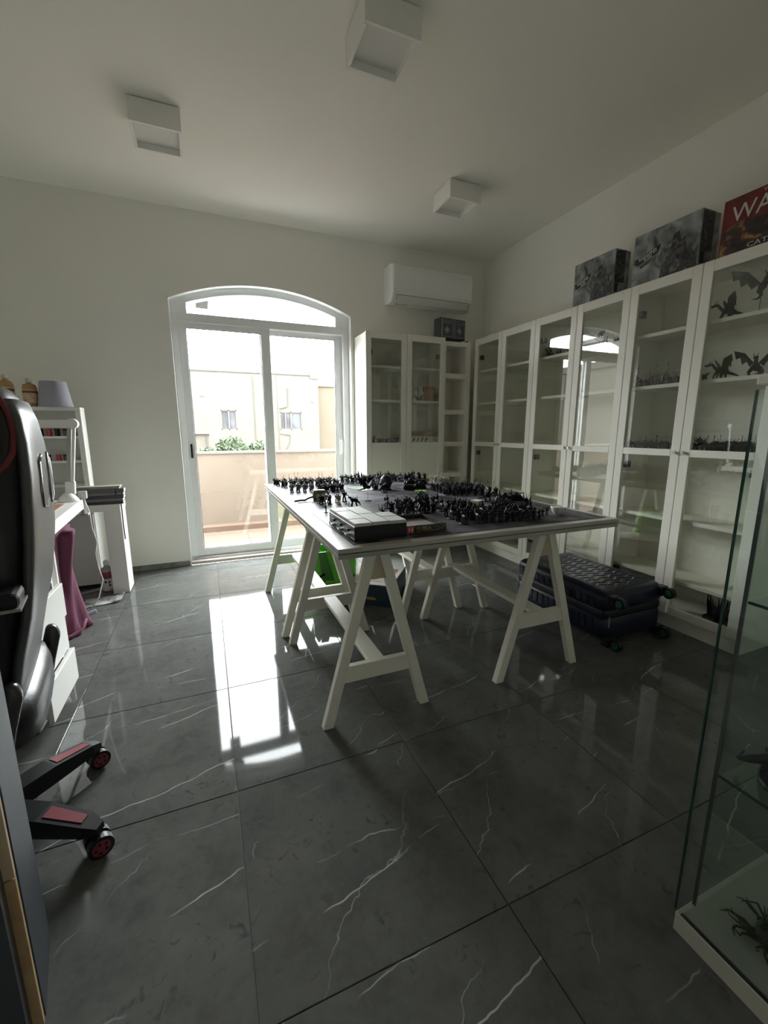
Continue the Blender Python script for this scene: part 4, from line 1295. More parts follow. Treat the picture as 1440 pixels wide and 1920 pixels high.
for k in range(5):
    a = radians(-24.5 + 72 * k)
    lo = bpy.data.objects.new('star_leg', LEG)
    C.objects.link(lo)
    lo.parent = ch
    lo.rotation_euler = (0, 0, a)
    io = bpy.data.objects.new('leg_insert', INS)
    C.objects.link(io)
    io.parent = lo
    wo = bpy.data.objects.new('caster', WHL)
    C.objects.link(wo)
    wo.parent = ch
    wo.location = (RL_ * cos(a), RL_ * sin(a), 0.033)
    wo.rotation_euler = (0, 0, radians({0: 205, 1: 212}.get(k, 30 * k)))
    for sx in (-1, 1):
        for nm, me in (('caster_hub', HUB[sx]), ('hub_holes', SPK[sx])):
            ho = bpy.data.objects.new(nm, me)
            C.objects.link(ho)
            ho.parent = wo
            if nm == 'hub_holes':
                ho['kind'] = 'stuff'
    sk = MB().cyl((BC0.x + RL_ * cos(a), BC0.y + RL_ * sin(a), 0.033), (BC0.x + RL_ * cos(a), BC0.y + RL_ * sin(a), 0.075), 0.009, n=8)
    sk.build('caster_stem', M_DMETAL, ch)

# ------------------------------------------------------------------ boxes on top of the bookcases
M_ART = two_tone('grey_storm_art', (0.045, 0.05, 0.055), (0.40, 0.42, 0.43), 7.0, 0.33, 0.66, 0.45, 8, 1.4, (0.55, 0.56, 0.55))
M_ARTD = two_tone('dark_rubble_art', (0.012, 0.014, 0.02), (0.10, 0.10, 0.10), 22, 0.40, 0.62, 0.45, 8, 1.5, (0.30, 0.26, 0.22))
M_ARTR = two_tone('red_brush_art', (0.09, 0.008, 0.010), (0.20, 0.018, 0.02), 8, 0.35, 0.65, 0.45)
M_ARTF = two_tone('fiery_dark_art', (0.008, 0.008, 0.010), (0.06, 0.025, 0.02), 11, 0.38, 0.56, 0.45, 7, 1.6, (0.45, 0.22, 0.07))
M_INK = mat('print_black', (0.012, 0.013, 0.016), 0.4)
M_WHITEP = mat('print_white', (0.66, 0.65, 0.60), 0.5)
M_GREYP = mat('print_grey', (0.16, 0.165, 0.17), 0.5)


def game_box(y0, y1, zh, depth, label, art, name='game_box'):
    r = thing(name, (XC + 0.02 + depth / 2, (y0 + y1) / 2, CH), label, 'board game', 'game boxes on top of the right bookcases')
    x0, x1 = XC + 0.022, XC + 0.022 + depth
    b = MB().box(x0 + 0.002, x1, y0, y1, CH, CH + zh).build('carton', art[0], r, bevel=0.0015)
    lid = MB().box(x0, x0 + depth * 0.72, y0 - 0.0015, y1 + 0.0015, CH, CH + zh + 0.0015).build('lid', art[0], r, bevel=0.0015)
    return r, lid, x0, x1


def storm_box(y0, y1, zh, depth, label, s):
    r, lid, x0, x1 = game_box(y0, y1, zh, depth, label, (M_ART,))
    w = y1 - y0
    Y = lambda u: y1 - u * w
    Z = lambda v: CH + v * zh
    xf = x0 - 0.0006
    # dark ruin mass on the right half, printed
    rub = [(0.46, 0.02), (0.99, 0.02), (0.99, 0.42), (0.93, 0.30), (0.88, 0.50), (0.83, 0.40), (0.80, 0.66), (0.74, 0.60), (0.70, 0.78), (0.62, 0.76), (0.60, 0.55), (0.55, 0.50), (0.53, 0.30), (0.48, 0.26)]
    MB().plate([(xf, Y(u), Z(v)) for u, v in rub], (0.0008, 0, 0)).build('dark_print', M_ARTD, lid)
    rb = [(0.02, 0.60), (0.44, 0.74), (0.40, 0.60), (0.37, 0.585), (0.09, 0.475), (0.05, 0.49)]
    MB().plate([(xf - 0.0004, Y(u), Z(v - 0.06)) for u, v in rb], (0.0008, 0, 0)).build('logo_ribbon', M_INK, lid)
    dx, dz = Vector((0, -0.36 * w, 0.115 * zh)).normalized(), Vector((0, 0, 1))
    text('logo_text', 'WARHAMMER', 0.035 * s, M_WHITEP, frame_M((xf - 0.0008, Y(0.235), Z(0.555)), dx, Vector((0, dx.z, -dx.y))), lid, width=0.30 * w)
    text('logo_text', '40,000', 0.026 * s, M_WHITEP, frame_M((xf - 0.0008, Y(0.245), Z(0.495)), dx, Vector((0, dx.z, -dx.y))), lid, width=0.13 * w)
    text('title_text', 'INDOMITUS', 0.024 * s, M_INK, frame_M((xf - 0.0004, Y(0.25), Z(0.40)), dx, Vector((0, dx.z, -dx.y))), lid, width=0.26 * w)
    # end face towards the viewer
    ye = y0 - 0.0021
    X = lambda u: x0 + u * depth * 0.7
    eb = [(0.05, 0.30), (0.95, 0.30), (0.95, 0.98), (0.05, 0.98), (0.05, 0.7)]
    MB().plate([(X(u), ye, Z(v)) for u, v in eb], (0, 0.0008, 0)).build('end_print', M_ARTD, lid)
    MB().plate([(X(u), ye, Z(v)) for u, v in ((0.12, 0.08), (0.42, 0.08), (0.42, 0.28), (0.12, 0.28))], (0, 0.0008, 0)).build('end_logo', M_INK, lid)


storm_box(2.165, 2.490, 0.278, 0.135, 'smaller grey storm-art game box, leftmost on top of the right bookcases', 0.85)
storm_box(1.645, 2.030, 0.285, 0.150, 'larger grey storm-art game box, between the smaller one and the red box', 1.0)
r, lid, x0, x1 = game_box(1.02, 1.540, 0.262, 0.13, 'dark red game box with white brush lettering, rightmost on the bookcases', (M_ARTR,))
xf = x0 - 0.0006
MB().plate([(xf, 1.535, CH + 0.004), (xf, 1.025, CH + 0.004), (xf, 1.025, CH + 0.150), (xf, 1.20, CH + 0.160), (xf, 1.36, CH + 0.135), (xf, 1.47, CH + 0.150), (xf, 1.535, CH + 0.115)], (0.0008, 0, 0)).build('fiery_print', M_ARTF, lid)
text('title_text', 'WARCRY', 0.105, M_WHITEP, frame_M((xf - 0.0006, 1.295, CH + 0.188), (0, -1, 0.03), (0, 0.12, 1)), lid, width=0.42, shear=0.15)
text('logo_text', 'WARHAMMER', 0.022, M_WHITEP, frame_M((xf - 0.0004, 1.29, CH + 0.245), (0, -1, 0.0), (0, 0, 1)), lid, width=0.17)
text('title_text', 'CATACOMBS', 0.030, M_WHITEP, frame_M((xf - 0.0008, 1.285, CH + 0.022), (0, -1, 0.0), (0, 0, 1)), lid, width=0.26)

cs = thing('carved_case', (2.255, 3.80, 2.03), 'dark grey case with carved double panels on the corner shelf unit', 'case')
Rz = Matrix.Translation((2.255, 3.76, 0)) @ Matrix.Rotation(radians(7), 4, 'Z') @ Matrix.Translation((-2.255, -3.76, 0))
M_CASE = mat('slate_plastic', (0.075, 0.08, 0.09), 0.5, var=0.2, scale=20)
M_CASEL = mat('slate_edge', (0.24, 0.245, 0.26), 0.5, var=0.2, scale=20)
MB().box(2.105, 2.405, 3.715, 3.82, 2.030, 2.215).xf(Rz).build('body', M_CASE, cs, bevel=0.004)
for x0, x1 in ((2.115, 2.25), (2.262, 2.395)):
    fr_ = MB()
    fr_.box(x0, x1, 3.708, 3.716, 2.165, 2.172)
    fr_.box(x0, x1, 3.708, 3.716, 2.045, 2.052)
    fr_.box(x0, x0 + 0.010, 3.706, 3.716, 2.040, 2.205)
    fr_.box(x1 - 0.010, x1, 3.706, 3.716, 2.040, 2.205)
    po_ = fr_.xf(Rz).build('carved_frame', M_CASEL, cs)
    MB().plate([((x0 + x1) / 2 + a * 0.035, 3.7155, 2.108 + b_ * 0.035) for a, b_ in ((1, 0), (0, 1), (-1, 0), (0, -1))], (0, -0.005, 0)).xf(Rz).build('carved_lozenge', M_CASEL, po_)
    MB().ell(((x0 + x1) / 2, 3.710, 2.108), (0.007, 0.005, 0.009)).xf(Rz).build('stud', M_METAL, po_)
    for i in range(6):
        MB().box(x0 + 0.016 + i * 0.018, x0 + 0.026 + i * 0.018, 3.709, 3.7155, 2.178, 2.200).xf(Rz).build('carved_dentil', M_CASEL, po_)
MB().hexa([(2.395, 3.70, 2.006), (2.44, 3.72, 2.02), (2.44, 3.735, 2.02), (2.395, 3.735, 2.006)], [(2.395, 3.70, 2.016), (2.445, 3.72, 2.035), (2.445, 3.735, 2.035), (2.395, 3.735, 2.016)]).build('foot', M_CASE, cs)

# things inside the back bookcase
def flat_box(name, x0, x1, y0, y1, z0, z1, m, label, cat, txt=None):
    r = thing(name, ((x0 + x1) / 2, (y0 + y1) / 2, z0), label, cat)
    MB().box(x0, x1, y0, y1, z0, z0 + (z1 - z0) * 0.45).build('tray', m, r)
    l = MB().box(x0 - 0.001, x1 + 0.001, y0 - 0.001, y1 + 0.001, z0 + (z1 - z0) * 0.3, z1).build('lid', m, r, bevel=0.001)
    return r, l


M_REDBOX = two_tone('red_brown_box', (0.16, 0.05, 0.04), (0.34, 0.20, 0.14), 18, 0.4, 0.6, 0.5)
M_WHBOX = mat('white_box', (0.62, 0.60, 0.54), 0.5)
r, l = flat_box('game_box', 1.815, 2.13, 3.71, 3.93, 1.053, 1.115, M_WHBOX, 'white game box with black brush strokes behind the bookcase glass', 'board game')
for i in range(4):
    x = 1.835 + i * 0.045
    MB().plate([(x, 3.7085, 1.062), (x + 0.012, 3.7085, 1.066), (x + 0.036, 3.7085, 1.10), (x + 0.02, 3.7085, 1.108), (x + 0.008, 3.7085, 1.09)], (0, 0.0008, 0)).build('brush_mark', M_INK, l)
MB().box(2.06, 2.10, 3.7083, 3.709, 1.079, 1.084).build('brush_mark', M_INK, l)
r, l = flat_box('game_box', 1.815, 2.13, 3.71, 3.93, 1.1155, 1.165, M_REDBOX, 'reddish-brown game box lying on the white one', 'board game')
MB().plate([(1.835, 3.7085, 1.128), (1.93, 3.7085, 1.128), (1.93, 3.7085, 1.152), (1.835, 3.7085, 1.152)], (0, 0.0008, 0)).build('print', M_INK, l)
r = thing('game_box', (1.99, 3.81, 1.452), 'orange-brown upright box on the middle shelf behind glass', 'board game')
MB().box(1.97, 2.085, 3.74, 3.86, 1.452, 1.585).build('carton', mat('orange_brown_card', (0.30, 0.15, 0.08), 0.6), r, bevel=0.002)
MB().box(1.925, 1.968, 3.735, 3.86, 1.452, 1.582).build('white_sleeve', two_tone('sleeve_print', (0.10, 0.09, 0.08), (0.62, 0.60, 0.55), 20, 0.42, 0.52, 0.5), r)

# ------------------------------------------------------------------ things under the table
M_BLUEBOX = two_tone('petrol_box', (0.010, 0.028, 0.042), (0.03, 0.065, 0.085), 9, 0.35, 0.65, 0.45, 6, 1.0, (0.16, 0.13, 0.05))
M_LIDART = two_tone('pale_map_art', (0.20, 0.15, 0.13), (0.62, 0.58, 0.52), 7, 0.38, 0.60, 0.45, 7, 1.5)
Q, qa, qb = Vector((1.07, 2.455, 0)), Vector((0.62, 0.785, 0)), Vector((-0.785, 0.62, 0))
gb = thing('game_box', tuple(Q + qa * 0.22 + qb * 0.15), 'petrol blue game box with picture lid on the floor under the table', 'board game')


def qbox(m_, a0, a1, b0, b1, z0, z1):
    f = lambda a, b, z: tuple(Q + qa * a + qb * b + Vector((0, 0, z)))
    return m_.hexa([f(a0, b0, z0), f(a1, b0, z0), f(a1, b1, z0), f(a0, b1, z0)], [f(a0, b0, z1), f(a1, b0, z1), f(a1, b1, z1), f(a0, b1, z1)])


qbox(MB(), 0, 0.44, 0, 0.31, 0, 0.148).build('carton', M_BLUEBOX, gb, bevel=0.002)
l = qbox(MB(), 0.004, 0.436, 0.004, 0.306, 0.148, 0.1495).build('lid_print', mat('lid_border', (0.55, 0.52, 0.46), 0.5), gb)
qbox(MB(), 0.06, 0.36, 0.035, 0.275, 0.1492, 0.1502).build('picture', two_tone('picture_art', (0.16, 0.10, 0.10), (0.48, 0.40, 0.36), 10, 0.35, 0.62, 0.4, 7, 1.5), l)
MB().plate([tuple(Q - qa * 0.0008 + qb * b + Vector((0, 0, z))) for b, z in ((0.10, 0.045), (0.13, 0.04), (0.20, 0.045), (0.19, 0.06), (0.12, 0.062))], qa * 0.001).build('gold_print', mat('gold_print', (0.35, 0.20, 0.05), 0.5), gb)
MB().plate([tuple(Q - qb * 0.0008 + qa * b + Vector((0, 0, z))) for b, z in ((0.10, 0.03), (0.16, 0.05), (0.15, 0.11), (0.11, 0.12))], qb * 0.001).build('gold_print', mat('gold_print', (0.35, 0.20, 0.05), 0.5), gb)

gbag = thing('shopping_bag', (0.79, 2.88, 0), 'bright green plastic shopping bag with black strap under the table', 'bag')
M_GBAG = mat('green_bag', (0.16, 0.64, 0.05), 0.35, var=0.2, scale=6, bump=0.15, bscale=14)
M_GBAGD = mat('green_bag_dark', (0.05, 0.24, 0.03), 0.4, var=0.2, scale=6)
rr = []
for k, (z, wx, wy) in enumerate(((0.0, 0.14, 0.09), (0.01, 0.15, 0.10), (0.12, 0.155, 0.10), (0.22, 0.16, 0.085), (0.30, 0.155, 0.06), (0.345, 0.14, 0.04))):
    rg = []
    for i in range(24):
        a = 2 * pi * i / 24
        c, s = cos(a), sin(a)
        rg.append((0.795 + math.copysign(abs(c) ** 0.5, c) * wx * (1 + 0.03 * sin(7 * a + k)), 2.88 + math.copysign(abs(s) ** 0.5, s) * wy * (1 + 0.06 * sin(5 * a + 2 * k)), z + (0.02 * sin(4 * a) if k == 5 else 0)))
    rr.append(rg)
rr += [[(0.795 + (x - 0.795) * 0.93, 2.88 + (y - 2.88) * 0.8, z - dz) for x, y, z in rr[-1]] for dz in (0.0, 0.2)]
MB().loft(rr).build('bag_body', M_GBAG, gbag, smooth=True)
MB().plate([(0.70, 2.775, 0.02), (0.80, 2.772, 0.02), (0.72, 2.788, 0.34), (0.665, 2.79, 0.34)], (0, 0.006, 0)).build('side_fold', M_GBAGD, gbag)
MB().tube([(0.655, 2.80, 0.33), (0.628, 2.785, 0.26), (0.625, 2.775, 0.19), (0.65, 2.768, 0.165), (0.70, 2.768, 0.185)], 0.009, 8).build('strap', M_BPLAST, gbag, smooth=True)
MB().tube([(0.83, 2.79, 0.31), (0.88, 2.785, 0.285), (0.945, 2.80, 0.30)], 0.003, 6).build('seam', mat('pale_green', (0.30, 0.55, 0.25), 0.5), gbag, smooth=True)

# ------------------------------------------------------------------ things on the table
tr = thing('storage_tray', (0.60, 1.645, TZ), 'black plastic tray topped with pale square tiles at the table corner', 'tray')
u0, u1, w0, w1 = 0.492, 0.71, 1.475, 1.83
MB().box(u0, u1, w0, w1, TZ, TZ + 0.056).build('tray_body', M_BPLAST, tr, bevel=0.002)
MB().box(u0 - 0.002, u1 + 0.002, w0 - 0.002, w1 + 0.002, TZ, TZ + 0.010).build('tray_rim', M_BPLAST, tr, bevel=0.001)
for i in range(3):
    y = w0 + 0.06 + i * 0.10
    MB().box(u0 - 0.010, u0, y, y + 0.045, TZ + 0.030, TZ + 0.038).build('side_clip', M_DARK, tr)
    MB().box(u0 - 0.012, u0, y + 0.01, y + 0.035, TZ + 0.010, TZ + 0.016).build('side_clip', M_METAL, tr)
TILE_T = mat('pale_terrain_tile', (0.50, 0.50, 0.47), 0.55, var=0.10, scale=25)
sw, sh_ = (u1 - u0) / 3, (w1 - w0) / 4
tme = MB().box(-sw / 2 + 0.0022, sw / 2 - 0.0022, -sh_ / 2 + 0.0022, sh_ / 2 - 0.0022, 0, 0.013).mesh('square_tile', TILE_T)
for i in range(3):
    for j in range(4):
        if i == 2 and j >= 2:
            continue
        o = bpy.data.objects.new('square_tile', tme)
        C.objects.link(o)
        o.parent = tr
        o.location = Vector((u0 + (i + 0.5) * sw, w0 + (j + 0.5) * sh_, TZ + 0.056 + 0.001 * ((i + j) % 2))) - wloc(tr)

ob = thing('open_game_box', (0.82, 1.61, TZ), 'open dark game box with gold side print beside the storage tray', 'board game')
o0, o1, o2, o3 = 0.722, 0.905, 1.50, 1.72
k = MB()
k.box(o0, o1, o2, o3, TZ, TZ + 0.004)
for a in ((o0, o0 + 0.004, o2, o3), (o1 - 0.004, o1, o2, o3), (o0 + 0.004, o1 - 0.004, o2, o2 + 0.004), (o0 + 0.004, o1 - 0.004, o3 - 0.004, o3)):
    k.box(a[0], a[1], a[2], a[3], TZ + 0.004, TZ + 0.034)
k.build('carton', two_tone('dark_box_print', (0.008, 0.008, 0.008), (0.05, 0.04, 0.025), 30, 0.45, 0.6, 0.5), ob)
MB().box(o0 + 0.005, o1 - 0.005, o2 + 0.005, o3 - 0.005, TZ + 0.004, TZ + 0.014).build('insert', mat('grey_insert', (0.16, 0.145, 0.12), 0.7), ob)
MB().box(o0 + 0.045, o1 - 0.005, o2 - 0.0008, o2, TZ + 0.006, TZ + 0.028).build('gold_print', two_tone('gold_side_print', (0.02, 0.018, 0.012), (0.26, 0.18, 0.07), 40, 0.42, 0.62, 0.5), ob)
MB().box(o0 + 0.003, o0 + 0.032, o2 - 0.0012, o2 - 0.0002, TZ + 0.003, TZ + 0.032).build('red_badge', mat('badge_red', (0.45, 0.03, 0.05), 0.4), ob)
text('badge_letter', 'H', 0.030, M_WHITEP, frame_M((o0 + 0.0175, o2 - 0.0016, TZ + 0.0175), (1, 0, 0), (0, 0, 1)), ob)

bw = thing('small_bowl', (1.605, 1.59, TZ), 'small white bowl near the right front corner of the table', 'bowl')
MB().lathe((1.605, 1.59, TZ), [(0.018, 0), (0.020, 0.002), (0.032, 0.018), (0.037, 0.036), (0.038, 0.040), (0.036, 0.040), (0.030, 0.020), (0.016, 0.008)], 24).build('bowl_body', mat('white_ceramic', (0.66, 0.66, 0.63), 0.3), bw, smooth=True)
MB().ell((1.605, 1.59, TZ + 0.030), (0.030, 0.030, 0.012), 12, 6).build('tokens', mat('clear_tokens', (0.60, 0.60, 0.58), 0.2, var=0.3, scale=80), bw)
qb_ = thing('white_block', (1.315, 1.87, TZ), 'small cream cube block among the miniatures, near the table front', 'block')
Rb = Matrix.Translation((1.315, 1.87, TZ)) @ Matrix.Rotation(radians(20), 4, 'Z')
MB().box(-0.027, 0.027, -0.027, 0.027, 0, 0.045).xf(Rb).build('cube', two_tone('cream_block', (0.42, 0.38, 0.28), (0.62, 0.59, 0.50), 20, 0.35, 0.6, 0.6), qb_, bevel=0.003)
MB().box(-0.025, 0.025, -0.025, 0.025, 0.045, 0.048).xf(Rb).build('cap', mat('block_cap', (0.66, 0.64, 0.58), 0.6), qb_)
tag(MB().cyl((1.36, 2.61, TZ), (1.36, 2.61, TZ + 0.003), 0.042, n=28).build('green_disc', mat('lime_disc', (0.30, 0.60, 0.10), 0.4)), 'flat lime green disc on the mat', 'disc')
ct = MB().plate([(0.93, 2.95, TZ), (0.99, 2.76, TZ), (1.06, 2.77, TZ), (1.13, 2.85, TZ), (1.12, 2.99, TZ), (1.02, 3.01, TZ)], (0, 0, 0.003))
tag(ct.build('clear_template', mat('milky_plastic', (0.50, 0.56, 0.50), 0.15, var=0.1)), 'milky plastic template lying on the far part of the mat', 'template')
tp = thing('tape_measure', (0.617, 2.50, TZ), 'olive tape measure with its end pulled out on the mat', 'tape measure')
MB().box(0.575, 0.648, 2.485, 2.525, TZ, TZ + 0.058).build('case', mat('olive_case', (0.09, 0.085, 0.045), 0.5, var=0.3, scale=30), tp, bevel=0.008, seg=2)
MB().box(0.578, 0.645, 2.487, 2.523, TZ + 0.058, TZ + 0.062).build('cap', mat('pale_cap', (0.45, 0.42, 0.33), 0.6), tp)
MB().tube([(0.575, 2.50, TZ + 0.022), (0.54, 2.49, TZ + 0.016), (0.52, 2.475, TZ + 0.008), (0.49, 2.47, TZ + 0.010), (0.455, 2.465, TZ + 0.006)], 0.006, 6).build('tape_end', M_BPLAST, tp, smooth=True)

# ------------------------------------------------------------------ miniatures
def mini_infantry(pose=0, spear=False, bulk=1.0, shield=False):
    m = MB()
    m.lathe((0, 0, 0), [(0.0125, 0), (0.0125, 0.002), (0.011, 0.0032)], 10)
    b = bulk
    st2 = 0.006 + 0.002 * pose
    for s in (-1, 1):
        m.cyl((s * st2, s * 0.002 * pose, 0.003), (s * 0.0035 * b, 0, 0.018), 0.0032 * b, 0.0036 * b, 6)
    m.ell((0, 0.0005, 0.025), (0.0072 * b, 0.0055 * b, 0.009), 7, 5)
    m.ell((0, -0.0012, 0.0375), 0.0042 * min(1.15, b), 6, 4)
    for s in (-1, 1):
        m.ell((s * 0.0085 * b, 0, 0.031), 0.0042 * b, 6, 4)
        m.cyl((s * 0.0088 * b, 0, 0.030), (s * 0.007, -0.008, 0.023 + 0.004 * pose), 0.0024 * b, 0.0020 * b, 5)
    if spear:
        m.cyl((0.009, -0.008, 0.006), (0.0105, -0.007, 0.062), 0.0009, 0.0007, 4)
        m.cyl((0.0105, -0.007, 0.060), (0.0107, -0.007, 0.070), 0.0022, 0.0002, 4)
    else:
        m.beam((-0.010, -0.010, 0.022), (0.013, -0.009, 0.030), 0.0035, 0.003)
        m.cyl((0.012, -0.009, 0.0295), (0.019, -0.0085, 0.032), 0.001, 0.001, 4)
    if shield:
        m.plate([(-0.013, -0.009, 0.012), (-0.003, -0.011, 0.012), (-0.002, -0.011, 0.028), (-0.008, -0.010, 0.033), (-0.014, -0.009, 0.028)], (0, -0.0015, 0))
    if pose:
        m.plate([(-0.006, 0.005, 0.033), (0.006, 0.005, 0.033), (0.009, 0.010, 0.006), (-0.008, 0.011, 0.006)], (0, 0.001, 0))
        m.cyl((0.006, -0.004, 0.034), (0.014, -0.004, 0.052), 0.0011, 0.0008, 4)
    return m


def mini_rider():
    m = MB()
    m.lathe((0, 0, 0), [(0.020, 0), (0.020, 0.002), (0.018, 0.0035)], 12)
    for sx in (-1, 1):
        for sy in (-1, 1):
            m.cyl((sx * 0.005, sy * 0.015, 0.003), (sx * 0.005, sy * 0.012, 0.022), 0.0018, 0.003, 5)
    m.ell((0, 0, 0.026), (0.0075, 0.019, 0.008), 8, 5)
    m.tube([(0, -0.016, 0.028), (0, -0.022, 0.038), (0, -0.027, 0.041), (0, -0.033, 0.036)], 0.0055, 6, 0.0025)
    m.tube([(0, 0.018, 0.028), (0, 0.027, 0.026), (0, 0.032, 0.014)], 0.003, 5, 0.001)
    m.ell((0, 0.002, 0.041), (0.0065, 0.005, 0.009), 7, 5)
    m.ell((0, 0.001, 0.053), 0.004, 6, 4)
    m.cyl((0.009, -0.02, 0.030), (0.008, 0.015, 0.068), 0.0009, 0.0006, 4)
    m.beam((-0.008, 0, 0.044), (-0.010, -0.012, 0.040), 0.004, 0.003)
    return m


def mini_beast(seed=1):
    r = random.Random(seed)
    m = MB()
    m.lathe((0, 0, 0), [(0.028, 0), (0.028, 0.002), (0.026, 0.004)], 14)
    for sx in (-1, 1):
        for sy in (-1, 1):
            m.tube([(sx * 0.016, sy * 0.018, 0.003), (sx * 0.018, sy * 0.013, 0.016), (sx * 0.009, sy * 0.012, 0.030)], 0.0045, 6, 0.0065)
    m.tube([(0, 0.022, 0.030), (0, 0.008, 0.036), (0, -0.010, 0.036), (0, -0.020, 0.040)], 0.011, 8, 0.010)
    m.tube([(0, -0.018, 0.040), (0.002, -0.028, 0.052), (0, -0.038, 0.050)], 0.008, 7, 0.005)
    m.tube([(0, 0.022, 0.030), (0.010, 0.036, 0.020), (0.022, 0.040, 0.012), (0.030, 0.032, 0.016)], 0.006, 6, 0.001)
    for i in range(7):
        y = 0.02 - i * 0.008
        m.cyl((r.uniform(-0.003, 0.003), y, 0.042), (r.uniform(-0.008, 0.008), y + 0.004, 0.056 + r.uniform(0, 0.014)), 0.0026, 0.0003, 4)
    for s in (-1, 1):
        m.tube([(s * 0.005, -0.034, 0.054), (s * 0.012, -0.036, 0.062), (s * 0.010, -0.046, 0.066)], 0.002, 5, 0.0004)
        m.tube([(s * 0.010, -0.012, 0.042), (s * 0.022, -0.024, 0.046), (s * 0.020, -0.038, 0.058)], 0.0045, 6, 0.0018)
    return m


def wing(m, s, pts, root, th=0.0012):
    m.plate([(s * x, y, z) for x, y, z in [root] + pts], (0, th, 0))


def mini_dragon(span=1.0, flying=False):
    """winged beast; about 12 cm long at span 1"""
    m = MB()
    z0 = 0.045 if flying else 0.0
    if flying:
        m.lathe((0, 0, 0), [(0.024, 0), (0.024, 0.002), (0.022, 0.004)], 14)
        m.cyl((0, 0, 0.003), (0, 0, 0.05), 0.0012, 0.0012, 5)
    else:
        m.lathe((0, 0, 0), [(0.032, 0), (0.032, 0.002), (0.030, 0.004)], 16)
        for sx in (-1, 1):
            m.tube([(sx * 0.018, 0.016, 0.003), (sx * 0.022, 0.012, 0.018), (sx * 0.010, 0.012, 0.032)], 0.004, 6, 0.008)
            m.tube([(sx * 0.016, -0.024, 0.003), (sx * 0.019, -0.020, 0.018), (sx * 0.009, -0.014, 0.034)], 0.0035, 6, 0.006)
    m.tube([(0, 0.030, 0.030 + z0), (0, 0.012, 0.037 + z0), (0, -0.012, 0.040 + z0), (0, -0.026, 0.048 + z0), (0.003, -0.042, 0.062 + z0), (0, -0.056, 0.060 + z0)], 0.010, 8, 0.0045)
    m.ell((0, 0.0, 0.038 + z0), (0.013, 0.024, 0.012), 9, 6)
    m.ell((0, -0.062, 0.058 + z0), (0.006, 0.012, 0.005), 7, 5)
    m.tube([(0, 0.028, 0.030 + z0), (0.010, 0.050, 0.022 + z0), (0.004, 0.072, 0.016 + z0), (-0.012, 0.086, 0.018 + z0)], 0.0075, 6, 0.0008)
    for s in (-1, 1):
        k = span
        m.tube([(s * 0.010, -0.004, 0.046 + z0), (s * 0.040 * k, -0.012, 0.080 + z0), (s * 0.075 * k, -0.002, 0.092 + z0)], 0.003, 5, 0.001)
        wing(m, s, [(0.040 * k, -0.012, 0.080 + z0), (0.078 * k, 0.0, 0.094 + z0), (0.070 * k, 0.012, 0.066 + z0), (0.056 * k, 0.012, 0.070 + z0), (0.048 * k, 0.018, 0.046 + z0), (0.034 * k, 0.014, 0.055 + z0), (0.022 * k, 0.02, 0.036 + z0)], (0.010, -0.004, 0.046 + z0))
        m.tube([(s * 0.003, -0.056, 0.062 + z0), (s * 0.008, -0.048, 0.072 + z0), (s * 0.007, -0.038, 0.076 + z0)], 0.0018, 5, 0.0003)
    return m


def mini_vehicle(turret=True):
    m = MB()
    for s in (-1, 1):
        m.plate([(s * 0.024, -0.036, 0.006), (s * 0.024, -0.030, 0.0), (s * 0.024, 0.032, 0.0), (s * 0.024, 0.040, 0.010), (s * 0.024, 0.034, 0.022), (s * 0.024, -0.028, 0.022)], (-s * 0.010, 0, 0))
    m.hexa([(-0.015, -0.032, 0.005), (0.015, -0.032, 0.005), (0.015, 0.034, 0.005), (-0.015, 0.034, 0.005)], [(-0.014, -0.022, 0.027), (0.014, -0.022, 0.027), (0.014, 0.030, 0.027), (-0.014, 0.030, 0.027)])
    if turret:
        m.lathe((0, 0.002, 0.027), [(0.012, 0), (0.012, 0.006), (0.008, 0.011)], 10)
        m.cyl((0.003, -0.006, 0.033), (0.003, -0.045, 0.036), 0.0016, 0.0013, 6)
        m.cyl((-0.004, -0.006, 0.033), (-0.004, -0.030, 0.034), 0.0012, 0.0012, 6)
    for i in range(4):
        m.cyl((-0.016 + i * 0.010, 0.030, 0.024), (-0.018 + i * 0.012, 0.036, 0.042), 0.0014, 0.0004, 4)
    m.cyl((0.010, 0.022, 0.026), (0.010, 0.026, 0.05), 0.0022, 0.0022, 6)
    return m


def mini_spiky(seed=2):
    r = random.Random(seed)
    m = MB()
    m.lathe((0, 0, 0), [(0.030, 0), (0.031, 0.002), (0.024, 0.008), (0.008, 0.012)], 12)
    for i in range(14):
        a = r.uniform(0, 2 * pi)
        d = r.uniform(0.002, 0.022)
        h = r.uniform(0.025, 0.065)
        p = Vector((d * cos(a), d * sin(a), 0.004))
        q = p + Vector((cos(a) * 0.010, sin(a) * 0.010, h))
        m.tube([p, (p + q) / 2 + Vector((r.uniform(-0.004, 0.004), r.uniform(-0.004, 0.004), 0)), q], 0.0042, 5, 0.0005)
    m.ell((0, 0, 0.018), (0.015, 0.013, 0.012), 8, 5)
    return m


def mini_dome():
    m = MB()
    m.lathe((0, 0, 0), [(0.034, 0), (0.035, 0.003), (0.030, 0.010), (0.034, 0.020), (0.037, 0.038), (0.032, 0.058), (0.020, 0.072), (0.006, 0.078)], 18)
    for i in range(6):
        a = 2 * pi * i / 6
        m.tube([(0.030 * cos(a), 0.030 * sin(a), 0.02), (0.050 * cos(a), 0.050 * sin(a), 0.04), (0.046 * cos(a), 0.046 * sin(a), 0.075 + 0.01 * (i % 3))], 0.004, 6, 0.0006)
    return m


PROTO = {}


